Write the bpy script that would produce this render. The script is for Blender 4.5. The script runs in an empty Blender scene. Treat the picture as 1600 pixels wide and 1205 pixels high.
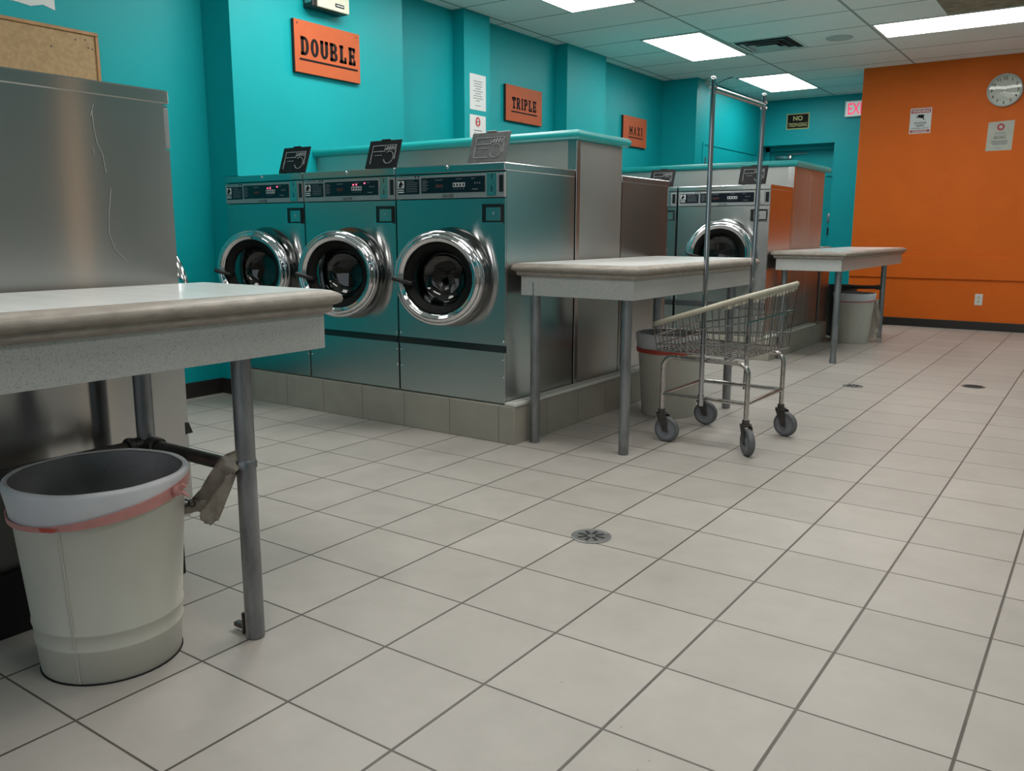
import bpy, bmesh, math, random
from mathutils import Vector, Matrix
rnd = random.Random(7)
scene = bpy.context.scene
COL = scene.collection
PI = math.pi

# ------------------------------------------------------------------ materials
def new_mat(name):
    m = bpy.data.materials.new(name); m.use_nodes = True
    nt = m.node_tree
    return m, nt, nt.nodes['Principled BSDF']

def nd(nt, t, **kw):
    n = nt.nodes.new(t)
    for k, v in kw.items():
        if k.startswith('i_'):
            n.inputs[k[2:].replace('_', ' ')].default_value = v
        else:
            setattr(n, k, v)
    return n

def mix_rgb(nt, fac, a, b, blend='MIX'):
    n = nt.nodes.new('ShaderNodeMix'); n.data_type = 'RGBA'; n.blend_type = blend
    for sock, v in ((n.inputs[0], fac), (n.inputs[6], a), (n.inputs[7], b)):
        if hasattr(v, 'is_output'): nt.links.new(v, sock)
        else: sock.default_value = v
    return n.outputs[2]

def mth(nt, op, a, b=None, c=None):
    n = nt.nodes.new('ShaderNodeMath'); n.operation = op
    for s, v in zip(n.inputs, (a, b, c)):
        if v is None: continue
        if hasattr(v, 'is_output'): nt.links.new(v, s)
        else: s.default_value = v
    return n.outputs[0]

def c4(c): return (c[0], c[1], c[2], 1.0)

def simple(name, col, rough=.5, metal=0., noise=0., nscale=20., bump=0., bscale=200., spec=.5, coord='Object', stretch=None, dark=None):
    m, nt, b = new_mat(name)
    b.inputs['Roughness'].default_value = rough
    b.inputs['Metallic'].default_value = metal
    b.inputs['Specular IOR Level'].default_value = spec
    tc = nd(nt, 'ShaderNodeTexCoord')
    src = tc.outputs[coord]
    if stretch:
        mp = nd(nt, 'ShaderNodeMapping'); mp.inputs['Scale'].default_value = stretch
        nt.links.new(src, mp.inputs['Vector']); src = mp.outputs['Vector']
    nz = nd(nt, 'ShaderNodeTexNoise', i_Scale=nscale, i_Detail=5.0, i_Roughness=.6)
    nt.links.new(src, nz.inputs['Vector'])
    rp = nd(nt, 'ShaderNodeMapRange'); rp.inputs['From Min'].default_value = .3; rp.inputs['From Max'].default_value = .7
    nt.links.new(nz.outputs['Fac'], rp.inputs['Value'])
    d = dark or tuple(x * (1 - noise) for x in col)
    out = mix_rgb(nt, rp.outputs['Result'], c4(d), c4(col))
    nt.links.new(out, b.inputs['Base Color'])
    if bump > 0:
        n2 = nd(nt, 'ShaderNodeTexNoise', i_Scale=bscale, i_Detail=3.0)
        nt.links.new(src, n2.inputs['Vector'])
        bp = nd(nt, 'ShaderNodeBump'); bp.inputs['Strength'].default_value = bump; bp.inputs['Distance'].default_value = .002
        nt.links.new(n2.outputs['Fac'], bp.inputs['Height']); nt.links.new(bp.outputs['Normal'], b.inputs['Normal'])
    return m

def steel(name, col=(.50, .505, .50), rough=.175, aniso=.985, wave=.02, smear=.035):
    m, nt, b = new_mat(name)
    b.inputs['Metallic'].default_value = 1.0
    b.inputs['Anisotropic'].default_value = aniso; b.inputs['Anisotropic Rotation'].default_value = .25
    geo = nd(nt, 'ShaderNodeNewGeometry'); tc = nd(nt, 'ShaderNodeTexCoord')
    cr = nd(nt, 'ShaderNodeVectorMath', operation='CROSS_PRODUCT'); cr.inputs[1].default_value = (.01, .02, 1)
    nt.links.new(geo.outputs['True Normal'], cr.inputs[0]); nt.links.new(cr.outputs['Vector'], b.inputs['Tangent'])
    nz = nd(nt, 'ShaderNodeTexNoise', i_Scale=2.2, i_Detail=2.0, i_Roughness=.45); nt.links.new(tc.outputs['Object'], nz.inputs['Vector'])
    mp = nd(nt, 'ShaderNodeMapping'); mp.inputs['Scale'].default_value = (220, 220, 3); nt.links.new(tc.outputs['Object'], mp.inputs['Vector'])
    ns = nd(nt, 'ShaderNodeTexNoise', i_Scale=3.0, i_Detail=2.0); nt.links.new(mp.outputs['Vector'], ns.inputs['Vector'])
    f = mth(nt, 'MULTIPLY', nz.outputs['Fac'], .93); f = mth(nt, 'ADD', f, mth(nt, 'MULTIPLY', ns.outputs['Fac'], .07))
    col2 = tuple(x * (1 - smear * 2) for x in col)
    nt.links.new(mix_rgb(nt, f, c4(col2), c4(col)), b.inputs['Base Color'])
    r = nd(nt, 'ShaderNodeMapRange'); r.inputs['From Min'].default_value = .3; r.inputs['From Max'].default_value = .7
    r.inputs['To Min'].default_value = rough * .96; r.inputs['To Max'].default_value = rough * 1.05
    nt.links.new(f, r.inputs['Value']); nt.links.new(r.outputs['Result'], b.inputs['Roughness'])
    return m

def emit(name, col, s):
    m, nt, b = new_mat(name)
    b.inputs['Base Color'].default_value = c4(col)
    b.inputs['Emission Color'].default_value = c4(col); b.inputs['Emission Strength'].default_value = s
    return m

def tile_floor():
    m, nt, b = new_mat('floor_tile'); T = .305
    tc = nd(nt, 'ShaderNodeTexCoord'); sp = nd(nt, 'ShaderNodeSeparateXYZ'); nt.links.new(tc.outputs['Object'], sp.inputs[0])
    def line(v, w):
        u = mth(nt, 'DIVIDE', v, T)
        f = mth(nt, 'FRACT', mth(nt, 'ADD', u, .5))
        d = mth(nt, 'ABSOLUTE', mth(nt, 'SUBTRACT', f, .5))
        r = nd(nt, 'ShaderNodeMapRange'); r.inputs['From Min'].default_value = w / T * .5; r.inputs['From Max'].default_value = w / T * .9
        r.inputs['To Min'].default_value = 1; r.inputs['To Max'].default_value = 0
        nt.links.new(d, r.inputs['Value'])
        return r.outputs['Result'], mth(nt, 'FLOOR', u)
    lx, ix = line(sp.outputs['X'], .0045); ly, iy = line(sp.outputs['Y'], .0036)
    g = mth(nt, 'MAXIMUM', lx, ly)
    cb = nd(nt, 'ShaderNodeCombineXYZ'); nt.links.new(ix, cb.inputs[0]); nt.links.new(iy, cb.inputs[1])
    wn = nd(nt, 'ShaderNodeTexWhiteNoise', noise_dimensions='2D'); nt.links.new(cb.outputs[0], wn.inputs['Vector'])
    nz = nd(nt, 'ShaderNodeTexNoise', i_Scale=6.0, i_Detail=8.0, i_Roughness=.65); nt.links.new(tc.outputs['Object'], nz.inputs['Vector'])
    rp = nd(nt, 'ShaderNodeMapRange'); rp.inputs['From Min'].default_value = .3; rp.inputs['From Max'].default_value = .7
    nt.links.new(nz.outputs['Fac'], rp.inputs['Value'])
    base = mix_rgb(nt, rp.outputs['Result'], (.395, .365, .335, 1), (.46, .427, .395, 1))
    tv = nd(nt, 'ShaderNodeMapRange'); tv.inputs['To Min'].default_value = .93; tv.inputs['To Max'].default_value = 1.05
    nt.links.new(wn.outputs['Value'], tv.inputs['Value'])
    hs = nd(nt, 'ShaderNodeHueSaturation'); nt.links.new(base, hs.inputs['Color']); nt.links.new(tv.outputs['Result'], hs.inputs['Value'])
    # worn pits: sparse small dark chips
    vo = nd(nt, 'ShaderNodeTexVoronoi', i_Scale=26.0); nt.links.new(tc.outputs['Object'], vo.inputs['Vector'])
    n2 = nd(nt, 'ShaderNodeTexNoise', i_Scale=2.3, i_Detail=2.0); nt.links.new(tc.outputs['Object'], n2.inputs['Vector'])
    pit = mth(nt, 'MULTIPLY', mth(nt, 'LESS_THAN', vo.outputs['Distance'], .055), mth(nt, 'GREATER_THAN', n2.outputs['Fac'], .60))
    c = mix_rgb(nt, mth(nt, 'MULTIPLY', pit, .6), hs.outputs['Color'], (.12, .11, .1, 1))
    n3 = nd(nt, 'ShaderNodeTexNoise', i_Scale=9.0, i_Detail=3.0); nt.links.new(tc.outputs['Object'], n3.inputs['Vector'])
    gc = mix_rgb(nt, n3.outputs['Fac'], (.05, .043, .035, 1), (.14, .12, .10, 1))
    c = mix_rgb(nt, g, c, gc)
    nt.links.new(c, b.inputs['Base Color'])
    rr = nd(nt, 'ShaderNodeMapRange'); rr.inputs['To Min'].default_value = .34; rr.inputs['To Max'].default_value = .52
    nt.links.new(nz.outputs['Fac'], rr.inputs['Value']); nt.links.new(rr.outputs['Result'], b.inputs['Roughness'])
    b.inputs['Specular IOR Level'].default_value = .4
    bp = nd(nt, 'ShaderNodeBump'); bp.inputs['Strength'].default_value = .6; bp.inputs['Distance'].default_value = .002
    nt.links.new(mth(nt, 'SUBTRACT', 1.0, g), bp.inputs['Height']); nt.links.new(bp.outputs['Normal'], b.inputs['Normal'])
    return m

def ceil_tile():
    m, nt, b = new_mat('ceiling_tile')
    tc = nd(nt, 'ShaderNodeTexCoord'); sp = nd(nt, 'ShaderNodeSeparateXYZ'); nt.links.new(tc.outputs['Object'], sp.inputs[0])
    def line(v, off, T, w):
        f = mth(nt, 'FRACT', mth(nt, 'ADD', mth(nt, 'DIVIDE', mth(nt, 'SUBTRACT', v, off), T), .5))
        d = mth(nt, 'MULTIPLY', mth(nt, 'ABSOLUTE', mth(nt, 'SUBTRACT', f, .5)), T)
        return mth(nt, 'LESS_THAN', d, w / 2)
    lx = line(sp.outputs['X'], -.235, 1.25, .024); ly = line(sp.outputs['Y'], 5.41, .602, .02)
    g = mth(nt, 'MAXIMUM', lx, ly)
    nz = nd(nt, 'ShaderNodeTexNoise', i_Scale=90.0, i_Detail=4.0); nt.links.new(tc.outputs['Object'], nz.inputs['Vector'])
    n2 = nd(nt, 'ShaderNodeTexNoise', i_Scale=2.0, i_Detail=3.0); nt.links.new(tc.outputs['Object'], n2.inputs['Vector'])
    base = mix_rgb(nt, n2.outputs['Fac'], (.80, .80, .77, 1), (.86, .86, .83, 1))
    base = mix_rgb(nt, mth(nt, 'MULTIPLY', mth(nt, 'LESS_THAN', nz.outputs['Fac'], .42), .35), base, (.60, .60, .58, 1))
    nt.links.new(mix_rgb(nt, g, base, (.34, .36, .34, 1)), b.inputs['Base Color'])
    b.inputs['Roughness'].default_value = .9; b.inputs['Specular IOR Level'].default_value = .15
    return m

def plinth_tile():
    m, nt, b = new_mat('plinth_tile')
    tc = nd(nt, 'ShaderNodeTexCoord'); sp = nd(nt, 'ShaderNodeSeparateXYZ'); nt.links.new(tc.outputs['Object'], sp.inputs[0])
    def line(v):
        f = mth(nt, 'FRACT', mth(nt, 'ADD', mth(nt, 'DIVIDE', v, .305), .5))
        return mth(nt, 'LESS_THAN', mth(nt, 'MULTIPLY', mth(nt, 'ABSOLUTE', mth(nt, 'SUBTRACT', f, .5)), .305), .0022)
    g = mth(nt, 'MAXIMUM', line(sp.outputs['X']), line(sp.outputs['Y']))
    nz = nd(nt, 'ShaderNodeTexNoise', i_Scale=7.0, i_Detail=7.0); nt.links.new(tc.outputs['Object'], nz.inputs['Vector'])
    mp = nd(nt, 'ShaderNodeMapping'); mp.inputs['Scale'].default_value = (9, 9, 1.2); nt.links.new(tc.outputs['Object'], mp.inputs['Vector'])
    st = nd(nt, 'ShaderNodeTexNoise', i_Scale=1.6, i_Detail=3.0); nt.links.new(mp.outputs['Vector'], st.inputs['Vector'])
    base = mix_rgb(nt, nz.outputs['Fac'], (.27, .25, .21, 1), (.40, .375, .325, 1))
    r = nd(nt, 'ShaderNodeMapRange'); r.inputs['From Min'].default_value = .6; r.inputs['From Max'].default_value = .7
    nt.links.new(st.outputs['Fac'], r.inputs['Value'])
    base = mix_rgb(nt, mth(nt, 'MULTIPLY', r.outputs['Result'], .35), base, (.42, .36, .24, 1))
    nt.links.new(mix_rgb(nt, mth(nt, 'MULTIPLY', g, .7), base, (.10, .085, .07, 1)), b.inputs['Base Color'])
    b.inputs['Roughness'].default_value = .45
    return m

def glass_mat(name, col=(.75, .8, .8), transp=.75, rough=.05):
    m, nt, b = new_mat(name)
    out = nt.nodes['Material Output']
    tr = nd(nt, 'ShaderNodeBsdfTransparent'); tr.inputs['Color'].default_value = c4(col)
    gl = nd(nt, 'ShaderNodeBsdfGlossy'); gl.inputs['Roughness'].default_value = rough
    fr = nd(nt, 'ShaderNodeFresnel', i_IOR=1.5)
    mx = nd(nt, 'ShaderNodeMixShader')
    nt.links.new(mth(nt, 'ADD', fr.outputs['Fac'], 1 - transp - .2), mx.inputs[0])
    nt.links.new(tr.outputs[0], mx.inputs[1]); nt.links.new(gl.outputs[0], mx.inputs[2]); nt.links.new(mx.outputs[0], out.inputs['Surface'])
    return m

def speckle(name, col, dk, rough=.35):
    m, nt, b = new_mat(name)
    tc = nd(nt, 'ShaderNodeTexCoord')
    nz = nd(nt, 'ShaderNodeTexNoise', i_Scale=260.0, i_Detail=2.0); nt.links.new(tc.outputs['Object'], nz.inputs['Vector'])
    n2 = nd(nt, 'ShaderNodeTexNoise', i_Scale=4.0, i_Detail=4.0); nt.links.new(tc.outputs['Object'], n2.inputs['Vector'])
    r = nd(nt, 'ShaderNodeMapRange'); r.inputs['From Min'].default_value = .36; r.inputs['From Max'].default_value = .46
    nt.links.new(nz.outputs['Fac'], r.inputs['Value'])
    base = mix_rgb(nt, n2.outputs['Fac'], c4(tuple(x * .92 for x in col)), c4(col))
    nt.links.new(mix_rgb(nt, r.outputs['Result'], c4(dk), base), b.inputs['Base Color'])
    b.inputs['Roughness'].default_value = rough
    return m

def drum_mat():
    m, nt, b = new_mat('perforated_drum')
    tc = nd(nt, 'ShaderNodeTexCoord')
    vo = nd(nt, 'ShaderNodeTexVoronoi', i_Scale=60.0, i_Randomness=.0); nt.links.new(tc.outputs['Object'], vo.inputs['Vector'])
    h = mth(nt, 'LESS_THAN', vo.outputs['Distance'], .3)
    nt.links.new(mix_rgb(nt, h, (.13, .135, .14, 1), (.004, .004, .004, 1)), b.inputs['Base Color'])
    b.inputs['Metallic'].default_value = 1; b.inputs['Roughness'].default_value = .3
    return m

M = {}
M['teal'] = simple('teal_wall_paint', (.002, .335, .365), .45, noise=.06, nscale=3, bump=.3, bscale=260, spec=.22)
M['teal_cap'] = simple('teal_gloss_paint', (.008, .31, .31), .32, noise=.08, nscale=10)
M['orange'] = simple('orange_wall_paint', (.70, .135, .012), .5, noise=.06, nscale=4, bump=.3, bscale=260, spec=.18)
M['floor'] = tile_floor(); M['ceiling'] = ceil_tile(); M['plinth'] = plinth_tile()
M['steel'] = steel('brushed_steel')
M['steel_dull'] = steel('dull_galvanised_steel', (.50, .495, .48), .42, .2, .03, .10)
M['chrome'] = steel('polished_chrome', (.70, .70, .72), .06, 0, .0, .02)
M['dark_chrome'] = steel('dark_steel_ring', (.16, .165, .165), .16, 0, .0, .02)
M['chrome_worn'] = simple('worn_chrome', (.60, .57, .54), .20, 1.0, noise=.35, nscale=60)
M['wire'] = simple('chrome_wire', (.42, .41, .40), .16, 1.0, noise=.3, nscale=40)
M['pole'] = steel('dark_chrome_pole', (.46, .46, .49), .09, 0, 0, .05)
M['pipe'] = simple('galvanised_pipe', (.34, .35, .37), .38, .85, noise=.45, nscale=18, stretch=(1, 1, .35), bump=.2, bscale=90)
M['dark_pipe'] = simple('grimy_pipe', (.13, .12, .115), .4, .8, noise=.5, nscale=30)
M['black'] = simple('black_plastic', (.010, .010, .011), .32, noise=.3)
M['rubber'] = simple('black_rubber', (.006, .006, .006), .6, noise=.3, spec=.2)
M['basepaint'] = simple('black_base_paint', (.006, .006, .007), .45, noise=.3, nscale=6)
M['wheel'] = simple('grey_rubber_wheel', (.20, .21, .235), .5, noise=.25, nscale=30)
M['tyre'] = simple('dark_rubber_tyre', (.13, .14, .15), .55, noise=.3, nscale=40)
M['silver'] = simple('silver_panel', (.33, .35, .355), .35, .35, noise=.06, nscale=8)
M['navy'] = simple('dark_navy_display', (.006, .008, .016), .18, noise=.2)
M['white_print'] = simple('white_print', (.62, .64, .66), .5, noise=.05)
M['grey_print'] = simple('grey_print', (.16, .17, .19), .5, noise=.05)
M['black_print'] = simple('black_print', (.010, .008, .008), .6, noise=.2, spec=.15)
M['red_led'] = emit('red_led', (1.0, .06, .12), 6.0)
M['dim_led'] = simple('dim_red_digits', (.10, .035, .03), .4)
M['lid_black'] = simple('black_lid_plastic', (.012, .012, .013), .45, noise=.4, nscale=40, spec=.18)
M['lid_grey'] = simple('cloudy_lid_plastic', (.12, .125, .125), .35, noise=.4, nscale=40)
M['lid_line'] = simple('scuffed_lid_relief', (.36, .37, .38), .4, noise=.6, nscale=60)
M['laminate'] = simple('white_laminate', (.88, .89, .88), .22, noise=.10, nscale=5, stretch=(1, 6, 1))
M['apron'] = speckle('speckled_laminate', (.47, .475, .46), (.33, .345, .355))
M['edging'] = simple('worn_edging', (.37, .325, .28), .45, noise=.35, nscale=22, stretch=(1, 1, 3), bump=.25, bscale=90)
M['bin_white'] = simple('off_white_enamel', (.60, .585, .52), .40, noise=.10, nscale=7, stretch=(1, 1, .4))
M['liner'] = simple('milky_bin_liner', (.66, .66, .70), .35, noise=.10, nscale=14, bump=.5, bscale=40)
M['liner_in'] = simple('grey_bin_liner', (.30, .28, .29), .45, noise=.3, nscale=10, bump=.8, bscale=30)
M['pink'] = simple('pink_drawstring', (.62, .27, .25), .4, noise=.2, nscale=30)
M['red'] = simple('red_drawstring', (.55, .075, .05), .4, noise=.2)
M['rag'] = simple('dirty_plastic_strip', (.40, .35, .30), .5, noise=.35, nscale=30, bump=.6, bscale=60)
M['sign_orange'] = simple('orange_sign_board', (.50, .090, .017), .6, noise=.14, nscale=6)
M['sign_edge'] = simple('dark_sign_edge', (.012, .008, .007), .6)
M['paper'] = simple('white_paper', (.66, .68, .67), .7, noise=.05, nscale=20)
M['paper_old'] = simple('aged_paper', (.50, .50, .43), .6, noise=.16, nscale=9)
M['dial'] = simple('clock_dial', (.72, .74, .66), .6, noise=.03)
M['scuff'] = simple('pale_scuff', (.42, .42, .42), .7, noise=.3, nscale=40)
M['sign_red'] = simple('red_sign_print', (.42, .045, .05), .5)
M['gold'] = simple('yellow_sign_print', (.42, .40, .15), .5)
M['cork'] = simple('cork', (.44, .30, .155), .85, noise=.28, nscale=45, bump=.4)
M['oak'] = simple('cork_board_frame', (.42, .22, .085), .5, noise=.3, nscale=12)
M['cream'] = simple('cream_plastic', (.58, .57, .46), .45, noise=.06)
M['white_plastic'] = simple('white_plastic', (.66, .66, .62), .4, noise=.05)
M['basebd'] = simple('dark_vinyl_baseboard', (.022, .018, .016), .42, noise=.3, nscale=12)
M['stain'] = simple('stained_ceiling_tile', (.36, .30, .215), .9, noise=.55, nscale=14)
M['vent'] = simple('ceiling_vent_metal', (.50, .53, .51), .5, noise=.1)
M['vent_dark'] = simple('vent_duct', (.01, .011, .012), .8)
M['glass'] = glass_mat('door_glass', (.42, .47, .47), .76)
M['clock_glass'] = glass_mat('clock_glass', (.97, .97, .97), .80)
M['drum'] = drum_mat()
M['drain'] = simple('drain_metal', (.40, .40, .40), .36, .7, noise=.45, nscale=60)
M['rim_plastic'] = simple('yellowed_rim_plastic', (.50, .47, .37), .4, noise=.2, nscale=12)
M['light'] = emit('fluorescent_diffuser', (1.0, .985, .95), 11.0)
M['exit_face'] = emit('exit_sign_face', (.70, .75, .73), .22)
M['exit_red'] = emit('exit_letters', (.90, .03, .11), .9)
M['tan'] = simple('tan_wall_paint', (.34, .27, .20), .6, noise=.1)
M['greypanel'] = simple('grey_reflection_tone', (.22, .235, .22), .5, noise=.1)
M['brownpanel'] = simple('brown_reflection_tone', (.13, .085, .065), .5, noise=.2)
M['tanpanel'] = simple('tan_reflection_tone', (.90, .62, .44), .5, noise=.1)  # tan of an unseen strip, added only to be reflected
M['glazing'] = glass_mat('window_glass', (.95, .97, .97), .88, .02)
M['alu'] = simple('window_aluminium', (.35, .35, .35), .4, .8, noise=.1)

# ------------------------------------------------------------------ mesh helper
_txt = {}
def text_geo(s, bold=0.):
    key = (s, bold)
    if key not in _txt:
        cu = bpy.data.curves.new('t', 'FONT'); cu.body = s; cu.resolution_u = 3; cu.offset = bold
        o = bpy.data.objects.new('t', cu); COL.objects.link(o)
        bpy.context.view_layer.update()
        me = o.to_mesh()
        vs = [v.co.copy() for v in me.vertices]; fs = [tuple(p.vertices) for p in me.polygons]
        o.to_mesh_clear(); bpy.data.objects.remove(o); bpy.data.curves.remove(cu)
        _txt[key] = (vs, fs)
    return _txt[key]

class MB:
    def __init__(s): s.v = []; s.f = []; s.sm = []
    def add(s, vs, fs, smooth=False):
        n = len(s.v); s.v += [Vector(v) for v in vs]
        s.f += [tuple(i + n for i in f) for f in fs]; s.sm += [smooth] * len(fs)
        return s
    def box(s, x0, x1, y0, y1, z0, z1, bev=0., seg=2):
        if bev <= 0:
            return s.add([(x0, y0, z0), (x1, y0, z0), (x1, y1, z0), (x0, y1, z0), (x0, y0, z1), (x1, y0, z1), (x1, y1, z1), (x0, y1, z1)],
                  [(0, 3, 2, 1), (4, 5, 6, 7), (0, 1, 5, 4), (1, 2, 6, 5), (2, 3, 7, 6), (3, 0, 4, 7)])
        bm = bmesh.new(); bmesh.ops.create_cube(bm, size=1)
        for v in bm.verts: v.co = Vector(((x0 + x1) / 2 + v.co.x * (x1 - x0), (y0 + y1) / 2 + v.co.y * (y1 - y0), (z0 + z1) / 2 + v.co.z * (z1 - z0)))
        bmesh.ops.bevel(bm, geom=bm.edges[:], offset=bev, segments=seg, affect='EDGES', profile=.5)
        bm.verts.index_update()
        s.add([v.co.copy() for v in bm.verts], [tuple(v.index for v in f.verts) for f in bm.faces], False); bm.free(); return s
    def lathe(s, prof, o=(0, 0, 0), w=(0, 0, 1), n=32, smooth=True, cap0=False, cap1=False, sx=1., sy=1.):
        o = Vector(o); w = Vector(w).normalized()
        u = w.orthogonal().normalized() if abs(w.z) < .999 else Vector((1, 0, 0)); v = w.cross(u)
        vs = []; fs = []
        for r, h in prof:
            for k in range(n):
                a = 2 * PI * k / n; vs.append(o + u * (r * math.cos(a) * sx) + v * (r * math.sin(a) * sy) + w * h)
        for i in range(len(prof) - 1):
            for k in range(n):
                a, b = i * n + k, i * n + (k + 1) % n; fs.append((a, b, b + n, a + n))
        if cap0: fs.append(tuple(range(n - 1, -1, -1)))
        if cap1: fs.append(tuple((len(prof) - 1) * n + k for k in range(n)))
        return s.add(vs, fs, smooth)
    def cyl(s, a, b, r, n=16, r2=None):
        a, b = Vector(a), Vector(b); d = b - a
        return s.lathe([(r, 0), (r if r2 is None else r2, d.length)], a, d, n, True, True, True)
    def tube(s, pts, r, n=8, closed=False, caps=True):
        P = [Vector(p) for p in pts]; m = len(P); vs = []; fs = []; up = None
        for i in range(m):
            if closed: t = (P[(i + 1) % m] - P[i - 1])
            else: t = P[min(i + 1, m - 1)] - P[max(i - 1, 0)]
            t.normalize()
            if up is None: up = t.orthogonal().normalized()
            up = (up - t * up.dot(t))
            up = up.normalized() if up.length > 1e-6 else t.orthogonal().normalized()
            q = t.cross(up); rr = r[i] if isinstance(r, (list, tuple)) else r
            for k in range(n):
                a = 2 * PI * k / n; vs.append(P[i] + up * (rr * math.cos(a)) + q * (rr * math.sin(a)))
        L = m if closed else m - 1
        for i in range(L):
            for k in range(n):
                j = (i + 1) % m; a, b = i * n + k, i * n + (k + 1) % n; c, d = j * n + (k + 1) % n, j * n + k
                fs.append((a, b, c, d))
        if caps and not closed:
            fs.append(tuple(range(n - 1, -1, -1))); fs.append(tuple((m - 1) * n + k for k in range(n)))
        return s.add(vs, fs, True)
    def quad_prism(s, pts, z0, z1, axis='z'):
        n = len(pts)
        def P(p, h): return {'z': (p[0], p[1], h), 'y': (p[0], h, p[1]), 'x': (h, p[0], p[1])}[axis]
        vs = [P(p, z0) for p in pts] + [P(p, z1) for p in pts]
        return s.add(vs, [tuple(range(n - 1, -1, -1)), tuple(range(n, 2 * n))] + [(i, (i + 1) % n, (i + 1) % n + n, i + n) for i in range(n)])
    def torus(s, o, w, R, r, n=40, m=12):
        return s.lathe([(R + r * math.cos(2 * PI * k / m), r * math.sin(2 * PI * k / m)) for k in range(m + 1)], o, w, n)
    def plate_hole(s, x0, x1, z0, z1, cx, cz, R, y0, y1, n=48):
        # plate in the XZ plane with a round hole, thickness y0..y1 (front is y0)
        bm = bmesh.new()
        out = [bm.verts.new((x, y0, z)) for x, z in ((x0, z0), (x1, z0), (x1, z1), (x0, z1))]
        inn = [bm.verts.new((cx + R * math.cos(2 * PI * k / n), y0, cz + R * math.sin(2 * PI * k / n))) for k in range(n)]
        es = [bm.edges.new((out[i], out[(i + 1) % 4])) for i in range(4)] + [bm.edges.new((inn[i], inn[(i + 1) % n])) for i in range(n)]
        bmesh.ops.triangle_fill(bm, edges=es, use_beauty=True)
        bm.verts.index_update()
        fs = []
        for f in bm.faces:
            idx = [v.index for v in f.verts]
            if f.normal.y > 0: idx.reverse()
            fs.append(tuple(idx))
        vs = [v.co.copy() for v in bm.verts]; bm.free()
        s.add(vs, fs)
        s.add([(x, y, z) for y in (y0, y1) for x, z in ((x0, z0), (x1, z0), (x1, z1), (x0, z1))], [(i, i + 4, (i + 1) % 4 + 4, (i + 1) % 4) for i in range(4)])
        return s
    def text(s, t, cx, cy, h=None, w=None, z=0., depth=.0006, maxw=None, shear=0., bold=0.):
        vs, fs = text_geo(t, bold)
        if not vs: return s
        x0 = min(v.x for v in vs); x1 = max(v.x for v in vs); y0 = min(v.y for v in vs); y1 = max(v.y for v in vs)
        sy = h / (y1 - y0) if h else w / (x1 - x0); sx = w / (x1 - x0) if w else sy
        if maxw and (x1 - x0) * sx > maxw: sx = maxw / (x1 - x0)
        n = len(vs)
        def T(v, zz): return (cx + (v.x - (x0 + x1) / 2) * sx + shear * (v.y - y0) * sy, cy + (v.y - (y0 + y1) / 2) * sy, zz)
        s.add([T(v, z + depth) for v in vs], fs)
        return s
    def bar(s, x0, x1, y0, y1, z0, z1): return s.box(x0, x1, y0, y1, z0, z1)
    def build(s, name, mat, parent=None, off=None, sharp=35, matrix=None):
        me = bpy.data.meshes.new(name)
        o3 = Vector(off) if off is not None else Vector((0, 0, 0))
        me.from_pydata([tuple(v - o3) for v in s.v], [], s.f); me.update()
        for p, f in zip(me.polygons, s.sm): p.use_smooth = f
        if any(s.sm): me.set_sharp_from_angle(angle=math.radians(sharp))
        me.materials.append(mat)
        ob = bpy.data.objects.new(name, me); COL.objects.link(ob)
        if parent is not None: ob.parent = parent
        if matrix is not None: ob.matrix_local = matrix
        return ob

def tag(o, label=None, cat=None, group=None, kind=None):
    if label: o['label'] = label
    if cat: o['category'] = cat
    if group: o['group'] = group
    if kind: o['kind'] = kind
    return o
def thing(name, loc, label, cat, group=None, rotz=0., face=None):
    o = bpy.data.objects.new(name, None); COL.objects.link(o)
    o.empty_display_size = .1
    o.location = loc; o.rotation_euler = (0, 0, rotz)
    if face == '+X': o.rotation_euler = Matrix(((0, 0, 1), (1, 0, 0), (0, 1, 0))).to_euler()
    if face == '-Y': o.rotation_euler = Matrix(((1, 0, 0), (0, 0, -1), (0, 1, 0))).to_euler()
    return tag(o, label, cat, group)
def struct(name, mb, mat, sharp=35): return tag(mb.build(name, mat, sharp=sharp), kind='structure')
def kids(o): return [c for c in bpy.data.objects if c.parent == o]
def copy_tree(o, parent=None):
    c = o.copy(); COL.objects.link(c)
    if parent is not None: c.parent = parent
    for ch in kids(o): copy_tree(ch, c)
    return c
def world_part(name, mb, mat, root, **kw): return mb.build(name, mat, root, off=root.location, **kw)

# ------------------------------------------------------------------ room shell
XW, ZC = -2.85, 2.743
XR, YF, YO, YB = 3.05, -3.2, 9.25, 10.96
struct('floor', MB().box(XW - .15, XR + .15, YF - .15, YB + .5, -.1, 0), M['floor'])
struct('ceiling', MB().box(XW - .15, XR + .15, YF - .15, YB + .5, ZC, ZC + .1), M['ceiling'])
w = MB()
w.box(XW - .15, XW, YF - .15, 8.74, 0, ZC)
w.box(XW, -2.695, 2.471, 3.93, .17, 1.325); w.box(XW, -2.592, 2.471, 3.93, 0, .17); w.box(XW, -2.59, 2.471, 3.93, 1.325, ZC)
w.box(XW, -2.735, 4.817, 5.16, 0, ZC); w.box(XW, -2.72, 6.37, 7.115, 0, ZC)
w.box(XW - .15, -2.425, 8.74, YB + .34, 0, ZC)
struct('wall_left', w, M['teal'])
w = MB()
dx0, dx1, dz = -2.425, -1.447, 2.156
w.box(dx1, -.55, YB, YB + .34, 0, ZC); w.box(dx0, dx1, YB, YB + .34, dz, ZC)
struct('wall_back', w, M['teal'])
struct('wall_far', MB().box(-.735, XR + .15, YO, YO + .12, 0, ZC), M['orange'])
struct('wall_recess', MB().box(-.735, -.60, YO + .12, YB + .1, 0, ZC), M['teal'])
struct('wall_right', MB().box(XR, XR + .15, YF, YB + .3, 0, ZC), M['teal'])
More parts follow.
